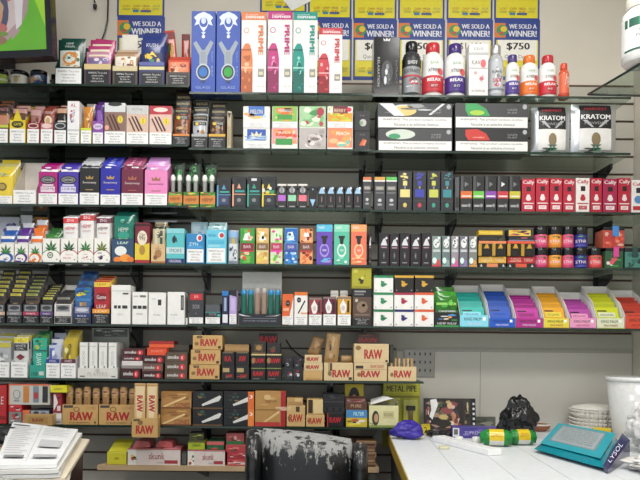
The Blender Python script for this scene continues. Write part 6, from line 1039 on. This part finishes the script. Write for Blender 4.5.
# black bag, brown cup, wipes
lump('black_plastic_bag', 518, 438, sz(495, 542, 2.4), .16, sz(393, 438, 2.44), '17181a:g', 'knotted black plastic bag standing at the back of the counter', 'bag', 5, peak=.6, amp=.3, f=3.4, sub=5)
p = on(540, 431.5); root = empty('brown_cup', p + Vector((0, .02, .001))); tag(root, 'low brown bowl with a pale rim behind the black bag', 'bowl'); m = M(); m.lathe([(.03, 0), (.045, .012), (.05, .026), (.047, .026), (.04, .012), (.0, .004)], '9a5a3a:g', 24, cap=False); m.build('bowl', root)
m = M(); m.lathe([(.0505, .024), (.053, .03), (.049, .032), (.047, .027)], 'd8d0c4:g', 24, cap=False); m.build('rim', root)
zt_ = CZ + .03
qs = [(534, 446), (557, 421.5), (622, 433), (603, 464.5)]
q = [atz(x, y, CZ + zz) for (x, y), zz in zip(qs, (.022, .075, .075, .022))]; c = sum(q, Vector()) / 4
root = empty('wipes_packet', (c.x, c.y, CZ + .0008)); tag(root, 'large teal wipes packet with a silver printed panel and navy end', 'packet')
def cushion(c4, th, col, nx=16, ny=16, e=.35):
    m = M(); 
    for s in (1, -1):
        vs = []
        for j in range(ny + 1):
            for i in range(nx + 1):
                u, v = i / nx, j / ny; P = (c4[0] * (1 - u) + c4[3] * u) * (1 - v) + (c4[1] * (1 - u) + c4[2] * u) * v
                pr = (max(0, 1 - abs(2 * u - 1) ** 4) * max(0, 1 - abs(2 * v - 1) ** 4)) ** e
                wr = .0012 * math.sin(u * 17 + v * 9) * math.sin(v * 23)
                hh = P.z - CZ; mid = hh * .5; vs.append((P.x - c.x, P.y - c.y, mid + (hh - mid) * pr + wr if s > 0 else mid - (mid - .001) * pr))
        fs = [(j * (nx + 1) + i, j * (nx + 1) + i + 1, (j + 1) * (nx + 1) + i + 1, (j + 1) * (nx + 1) + i) for j in range(ny) for i in range(nx)]
        if s < 0: fs = [tuple(reversed(f)) for f in fs]
        m.add(vs, fs, col, True)
    return m
cushion(q, .03, '158a9a:g').build('packet_body', root)
m = M()
def WT(u, v, o):
    P = (q[0] * (1 - u) + q[3] * u) * (1 - v) + (q[1] * (1 - u) + q[2] * u) * v
    return (P.x - c.x, P.y - c.y, P.z - CZ + .002 + o)
WT.nx = WT.ny = 1
art(m, 'p 2aa4b4 .06 .1 .94 .1 .94 .92 .06 .92;p 8a9aa0 .14 .26 .82 .26 .82 .86 .14 .86;p b0bcc0 .17 .3 .79 .3 .79 .82 .17 .82;' + ''.join('t %s .48 %.2f .56 .045 5a6a70;' % (s, .78 - .07 * i) for i, s in enumerate(('DISINFECTING_WIPES_KILLS', 'DIRECTIONS_FOR_USE_READ_ALL', 'KEEP_OUT_OF_REACH_OF_KIDS', 'STORE_IN_COOL_DRY_PLACE_AND', 'WIPE_SURFACE_UNTIL_IT_IS_WET', 'LET_STAND_AND_LET_IT_AIR_DRY', 'DO_NOT_FLUSH_THESE_WIPES'))), WT, .3, .2, None, []); m.build('printed_panel', root)
q2 = [atz(603.4, 464.8, CZ + .021), atz(622.4, 433.2, CZ + .074), atz(630, 440.5, CZ + .06), atz(608, 470, CZ + .012)]
m = M(); vs = [(p.x - c.x, p.y - c.y, p.z - CZ) for p in q2] + [(p.x - c.x, p.y - c.y, .002) for p in q2]
m.add(vs, [(3, 2, 1, 0), (4, 5, 6, 7), (0, 1, 5, 4), (1, 2, 6, 5), (2, 3, 7, 6), (3, 0, 4, 7)], '22285a:g')
tv, tf = textmesh('LYSOL'); 
m.add([tuple(Vector(vs[3]).lerp(Vector(vs[2]), .15 + x * .6).lerp(Vector(vs[0]).lerp(Vector(vs[1]), .15 + x * .6), .25 + y * .5) + Vector((0, 0, .001))) for x, y in tv], tf, 'e8ecf4'); m.build('end_flap', root)
# coffee filters
p = on(594, 434); prevz = 0
for i in range(5):
    root_ = None; R0 = .106 - .002 * (i % 2); m = M(); z0 = i * .0165
    m.lathe([(R0 * .62, z0), (R0 * .8, z0 + .014), (R0 * 1.0, z0 + .034 - .002 * (i % 3)), (R0 * .995, z0 + .0352 - .002 * (i % 3)), (R0 * .78, z0 + .0155), (R0 * .6, z0 + .0012)], 'ece8de' if i % 2 else 'f2efe6', 120, cap=False, ruf=.055, nr=34)
    m.lathe([(R0 * .62, z0 + .0005), (R0 * .3, z0 + .0006), (.001, z0 + .0007)], 'e8e4d8', 60, cap=False)
    if i == 4: m.lathe([(.001, z0 + .052), (R0 * .5, z0 + .05), (R0 * .85, z0 + .043), (R0 * .96, z0 + .035)], 'efece2', 120, cap=False, ruf=.02, nr=34)
    o = m.build('coffee_filter_bundle'); o.location = (1.192, 2.586, CZ + .001); tag(o, 'ruffled white coffee filter bundle, %s from the bottom of the pile' % ORD[i], 'coffee filters', 'coffee filters')
# bucket
pb = Vector((XR - .137, 2.378, CZ + .0008)); H = at(625, 377, pb.y).z - CZ
root = empty('plastic_bucket', pb); tag(root, 'tall white plastic bucket in the corner by the side wall', 'bucket'); R1 = .12
m = M(); m.lathe([(R1 * .74, 0), (R1 * .76, .004), (R1 * .97, H - .012), (R1 * .95, H - .012), (R1 * .73, .006), (.001, .006)], 'e6e6e4:g', 40, cap=False); m.build('bucket_body', root)
m = M(); m.lathe([(R1 * .95, H - .016), (R1, H - .014), (R1, H), (R1 * .94, H)], 'f0f0ee:g', 40, cap=False); m.build('rim', root)
m = M(); m.box(-.02, .0, -R1 * .9 - .002, -R1 * .9 + .004, H * .6, H * .72, '4a4a50'); m.build('printed_mark', root)
# yellow thing, clear plastic bags near the corner
obox('yellow_packet', 603.5, 442, .06, .03, .05, -.3, 'e0c020', 'p 2a2a1c .2 .2 .8 .3 .6 .7 .3 .8;n .1 .1 .9 .9 5 2 f0d848,a88a1c,3a3420', 'yellow printed packet between the coffee filters and the white plastic bag', 'packet')
pw = Vector((1.17, 2.12, CZ)); lump('white_plastic_bag', 0, 0, .19, .19, .19, 'e4e2e0:g', 'large crumpled white plastic bag against the side wall', 'bag', 11, peak=.35, amp=.3, f=6, on_z=pw)
pw = Vector((1.05, 1.78, CZ)); lump('white_plastic_bag', 0, 0, .3, .22, .05, 'e8e6e2:g', 'flat crumpled white plastic bag at the near end of the counter', 'bag', 15, peak=.2, amp=.3, f=6, on_z=pw)

# ================= desk with papers =================
DZ = CAM.z - .27
cor = [(-6, 464), (13, 421), (78, 428), (57, 462)]
q = [atz(x, y, DZ) for x, y in cor]
xr_ = at(79, 440, 2.0).x; xd = at(80, 450, 2.05).x
root = empty('wooden_desk', (xd - .4, 1.7, 0)); tag(root, 'dark mahogany desk holding a spread of papers below the shelves', 'desk')
MH = wallmat('3a1518', 'mahogany', 6, .3, .35)
m = M(); m.box(-.4, .4, -.5, .38, .001, DZ - .075, MH, .003); m.build('cabinet', root)
m = M(); m.box(-.4, .295, -.5, .24, DZ - .0745, DZ - .055, 'c9a878', .002); m.build('desk_board', root)
dt = DZ - .055
def sheet(c4, z, th, col, label, lines=0, rot=0, name='paper_sheet', grp='papers on the desk', seed=0):
    cc = sum(c4, Vector()) / 4; m = M(); nx = 10; rnd = random.Random(seed); ph = rnd.uniform(0, 6)
    def W(u, v, o):
        P = (c4[0] * (1 - u) + c4[3] * u) * (1 - v) + (c4[1] * (1 - u) + c4[2] * u) * v
        return (P.x - cc.x, P.y - cc.y, th + o + .0018 * math.sin(1 + u * 5) * u)
    W.nx = W.ny = 8
    for s in (0, 1):
        vs = [W(i / nx, j / nx, 0 if s else -th) for j in range(nx + 1) for i in range(nx + 1)]; fs = [(j * (nx + 1) + i, j * (nx + 1) + i + 1, (j + 1) * (nx + 1) + i + 1, (j + 1) * (nx + 1) + i) for j in range(nx) for i in range(nx)]
        m.add(vs, fs if s else [tuple(reversed(f)) for f in fs], col, True)
    ring = [(i, 0) for i in range(nx)] + [(nx, j) for j in range(nx)] + [(nx - i, nx) for i in range(nx)] + [(0, nx - j) for j in range(nx)]
    vs = [W(a / nx, b / nx, -th) for a, b in ring] + [W(a / nx, b / nx, 0) for a, b in ring]; n = len(ring); m.add(vs, [(k, (k + 1) % n, n + (k + 1) % n, n + k) for k in range(n)], col)
    if lines: art(m, lines, W, .3, .22, None, [])
    o = m.build(name); o.location = (cc.x, cc.y, z); return tag(o, label, 'paper', grp)
def shiftq(dx, dy, s=1.0, rz=0):
    cc = sum(q, Vector()) / 4; return [Matrix.Rotation(rz, 3, 'Z') @ ((p - cc) * s) + cc + Vector((dx, dy, 0)) for p in q]
LN = 'r .04 .9 .3 .93 555;' + ''.join('r .06 %.3f %.2f %.3f 9a9a9c;' % (.84 - .05 * i, .42 - .06 * (i % 3), .848 - .05 * i) for i in range(14)) + 'r .48 .03 .485 .96 888;' + ''.join('r .54 %.3f %.2f %.3f 9a9a9c;' % (.86 - .05 * i, .92 - .07 * (i % 2), .868 - .05 * i) for i in range(5)) + 't STATEMENT_OF_ACCOUNT_AND_ORDERS .73 .93 .36 .03 444;p c8cacc .56 .34 .9 .34 .9 .52 .56 .52;p b4b6ba .56 .1 .94 .1 .94 .16 .56 .16;p 8a8c90 .1 .1 .42 .1 .42 .14 .1 .14'
names = ['lowest crumpled sheet of the paper pile', 'cream sheet sticking out of the paper pile', 'wrinkled sheet in the middle of the paper pile', 'sheet just under the printed form', 'large printed form with two columns on top of the paper pile']
for i in range(5):
    sheet(shiftq((.012, .03, .0, .012, 0)[i], (-.012, .0, -.01, -.006, 0)[i], 1, (.05, -.03, .03, -.015, 0)[i]), dt + .001 + i * .0105, .0088, ('dcdad2', 'e6dcc4', 'e4e4e2', 'ecece8', 'f0f1f2')[i], names[i], LN if i == 4 else 0, seed=i)
# things on the far side of the desk
Yk = 2.16
p = at(12, 425, Yk); m = M(); W_ = .17; m.prism([(-.1, 0), (.085, 0), (.06, .022), (-.02, .052), (-.1, .075)], 1, 0, .03, 'c9c9cb'); o = m.build('grey_folder'); o.location = (p.x - .03, 2.035, dt + .0006); tag(o, 'pale grey folder standing behind the printed form', 'folder')
lump('black_cloth', 0, 0, .1, .06, .06, '1c1c1e', 'small crumpled black cloth beside the grey folder', 'cloth', 4, amp=.3, f=4, on_z=Vector((at(6, 425, 2.0).x, 1.99, dt)), sub=4)
# front of the desk: phone cord coil / clear bag
lump('clear_bag', 0, 0, .16, .08, .045, 'a8a8a2:g', 'grey crumpled plastic bag lying at the near edge of the desk', 'bag', 6, amp=.4, f=6, on_z=Vector((at(5, 470, 1.38).x, 1.29, dt)), sub=5)

# ================= chair =================
Yc = 1.80
def cp(px, py): return at(px, py, Yc)
cL, cRr = cp(247, 450), cp(365, 450); wd = cRr.x - cL.x; cx = (cL.x + cRr.x) / 2; ztop = cp(303, 437).z
root = empty('office_chair', (cx, Yc + .07, 0), 0); tag(root, 'black leather office chair with badly peeling back, in front of the shelves', 'chair')
def leather(name, wear):
    mm = bpy.data.materials.new(name); mm.use_nodes = True; nt = mm.node_tree; b = nt.nodes['Principled BSDF']
    tc = nt.nodes.new('ShaderNodeTexCoord'); mp = nt.nodes.new('ShaderNodeMapping'); mp.inputs['Scale'].default_value = (26, 26, 10); nt.links.new(tc.outputs['Object'], mp.inputs[0])
    n = nt.nodes.new('ShaderNodeTexNoise'); n.inputs['Scale'].default_value = 1.6; n.inputs['Detail'].default_value = 9; n.inputs['Roughness'].default_value = .72; nt.links.new(mp.outputs[0], n.inputs['Vector'])
    sp = nt.nodes.new('ShaderNodeSeparateXYZ'); nt.links.new(tc.outputs['Object'], sp.inputs[0])
    mr = nt.nodes.new('ShaderNodeMapRange'); mr.inputs['From Min'].default_value = wear[0]; mr.inputs['From Max'].default_value = wear[1]; mr.inputs['To Min'].default_value = -.2; mr.inputs['To Max'].default_value = .13; nt.links.new(sp.outputs['Z'], mr.inputs['Value'])
    ad = nt.nodes.new('ShaderNodeMath'); ad.operation = 'ADD'; nt.links.new(n.outputs['Fac'], ad.inputs[0]); nt.links.new(mr.outputs[0], ad.inputs[1])
    cr = nt.nodes.new('ShaderNodeValToRGB'); cr.color_ramp.elements[0].position = .5; cr.color_ramp.elements[1].position = .515; cr.color_ramp.elements[0].color = lin('1b1c1e'); cr.color_ramp.elements[1].color = lin('8f8f8d'); nt.links.new(ad.outputs[0], cr.inputs[0])
    nt.links.new(cr.outputs[0], b.inputs['Base Color'])
    r2 = nt.nodes.new('ShaderNodeValToRGB'); r2.color_ramp.elements[0].position = .5; r2.color_ramp.elements[1].position = .515; r2.color_ramp.elements[0].color = (.28,) * 3 + (1,); r2.color_ramp.elements[1].color = (.95,) * 3 + (1,); nt.links.new(ad.outputs[0], r2.inputs[0]); nt.links.new(r2.outputs[0], b.inputs['Roughness'])
    bp = nt.nodes.new('ShaderNodeBump'); bp.inputs['Strength'].default_value = .35; nt.links.new(cr.outputs[0], bp.inputs['Height']); bp.invert = True; nt.links.new(bp.outputs[0], b.inputs['Normal']); return mm
zb0 = .52
def pad(name, x0, x1, zt_, th, yo, mtl, tiltr=0, n=26, ribs=0, zb=zb0, crown=.005):
    """upholstered upright pad: a closed rounded loft"""
    m = M(); nz = 30; vs = []; wx = (x1 - x0) / 2; xc = (x0 + x1) / 2; H = zt_ - zb
    for j in range(nz + 1):
        t = j / nz; z = zb + H * math.sin(t * PI / 2) if t < 1 else zt_
        z = zb + H * t
        e = 1.0
        if t > .84: e = max(.0, 1 - ((t - .84) / .16) ** 2.6) ** .5
        if t < .05: e = max(.0, 1 - ((.05 - t) / .05) ** 2) ** .5
        e = max(e, .02)
        for k in range(n):
            a = 2 * PI * k / n; ca, sa = math.cos(a), math.sin(a); s_ = lambda q, p_: math.copysign(abs(q) ** p_, q)
            rib = 1 + ribs * .5 * (1 + math.cos(j * 2.6)) * .12
            x = xc + wx * s_(ca, .68) * (1 - .05 * (1 - e)) ; y = yo + th / 2 * s_(sa, .75) * e * rib
            vs.append((x, y, z + crown * (1 - ((x - xc) / wx) ** 2) * t - tiltr * (x - cx0) * t))
    fs = [(j * n + k, j * n + (k + 1) % n, (j + 1) * n + (k + 1) % n, (j + 1) * n + k) for j in range(nz) for k in range(n)] + [tuple(reversed(range(n))), tuple(range(nz * n, nz * n + n))]
    m.add(vs, fs, mtl, True); return m.build(name, root)
cx0 = 0; W1 = wd / 2
ML, ML2 = leather('peeling_leather', (ztop - .16, ztop + .03)), leather('leather_side', (ztop - .12, ztop + .11))
pad('backrest', -W1 * .8, W1 * .83, ztop - .0, .17, 0, ML, tiltr=.11)
pad('backrest_bolster', -W1 * 1.06, -W1 * .755, ztop + .002, .18, .01, ML2, tiltr=.02, ribs=1)
pad('backrest_bolster', W1 * .785, W1 * 1.08, ztop - .018, .18, .01, ML2, tiltr=.08, ribs=1)
m = M(); m.box(-W1 * 1.0, W1 * 1.0, .07, .5, .42, .51, '1b1c1e:g', .03); m.build('seat', root)
for s in (-1, 1):
    m = M(); m.tube([(s * (W1 + .03), .12, .5), (s * (W1 + .05), .12, .68), (s * (W1 + .05), .2, .7), (s * (W1 + .05), .42, .7)], [.014, .016, .02, .02], '17181a:g', 10); m.tube([(s * (W1 + .05), .40, .7), (s * (W1 + .03), .40, .48), (s * (W1 - .02), .38, .45)], .014, '17181a:g', 10); m.tube([(s * (W1 + .03), .12, .5), (s * (W1 - .02), .14, .45)], .014, '17181a:g', 10); m.build('armrest', root)
m = M(); m.lathe([(.03, .12), (.03, .3), (.022, .3), (.022, .42)], '2a2b2d:g', 20, cy=.28); m.build('gas_column', root)
for k in range(5):
    a = 2 * PI * k / 5 + .3; m = M(); m.tube([(0, .28, .1), (.14 * math.cos(a), .28 + .14 * math.sin(a), .095), (.27 * math.cos(a), .28 + .27 * math.sin(a), .07)], [.024, .02, .014], '1b1c1e:g', 10); o = m.build('base_arm', root)
    m = M(); X, Y_ = .27 * math.cos(a), .28 + .27 * math.sin(a); m.tube([(X - .012, Y_, .027), (X + .012, Y_, .027)], .026, '141414:g', 18); m.build('caster', o)

# sloped white paper beyond the chair
p = at(383, 440, WALL - .05); m = M(); m.add([(-.06, 0, -.02), (.055, 0, .0), (.05, .0, .03), (-.01, 0, .055)], [(0, 1, 2, 3)], 'd8d8d6')
o = m.build('paper_scrap'); sm = o.modifiers.new('s', 'SOLIDIFY'); sm.thickness = .001; o.location = (p.x, WALL - .003, p.z - .01); tag(o, 'white paper scrap stuck to the wall between the plank and the counter', 'paper')
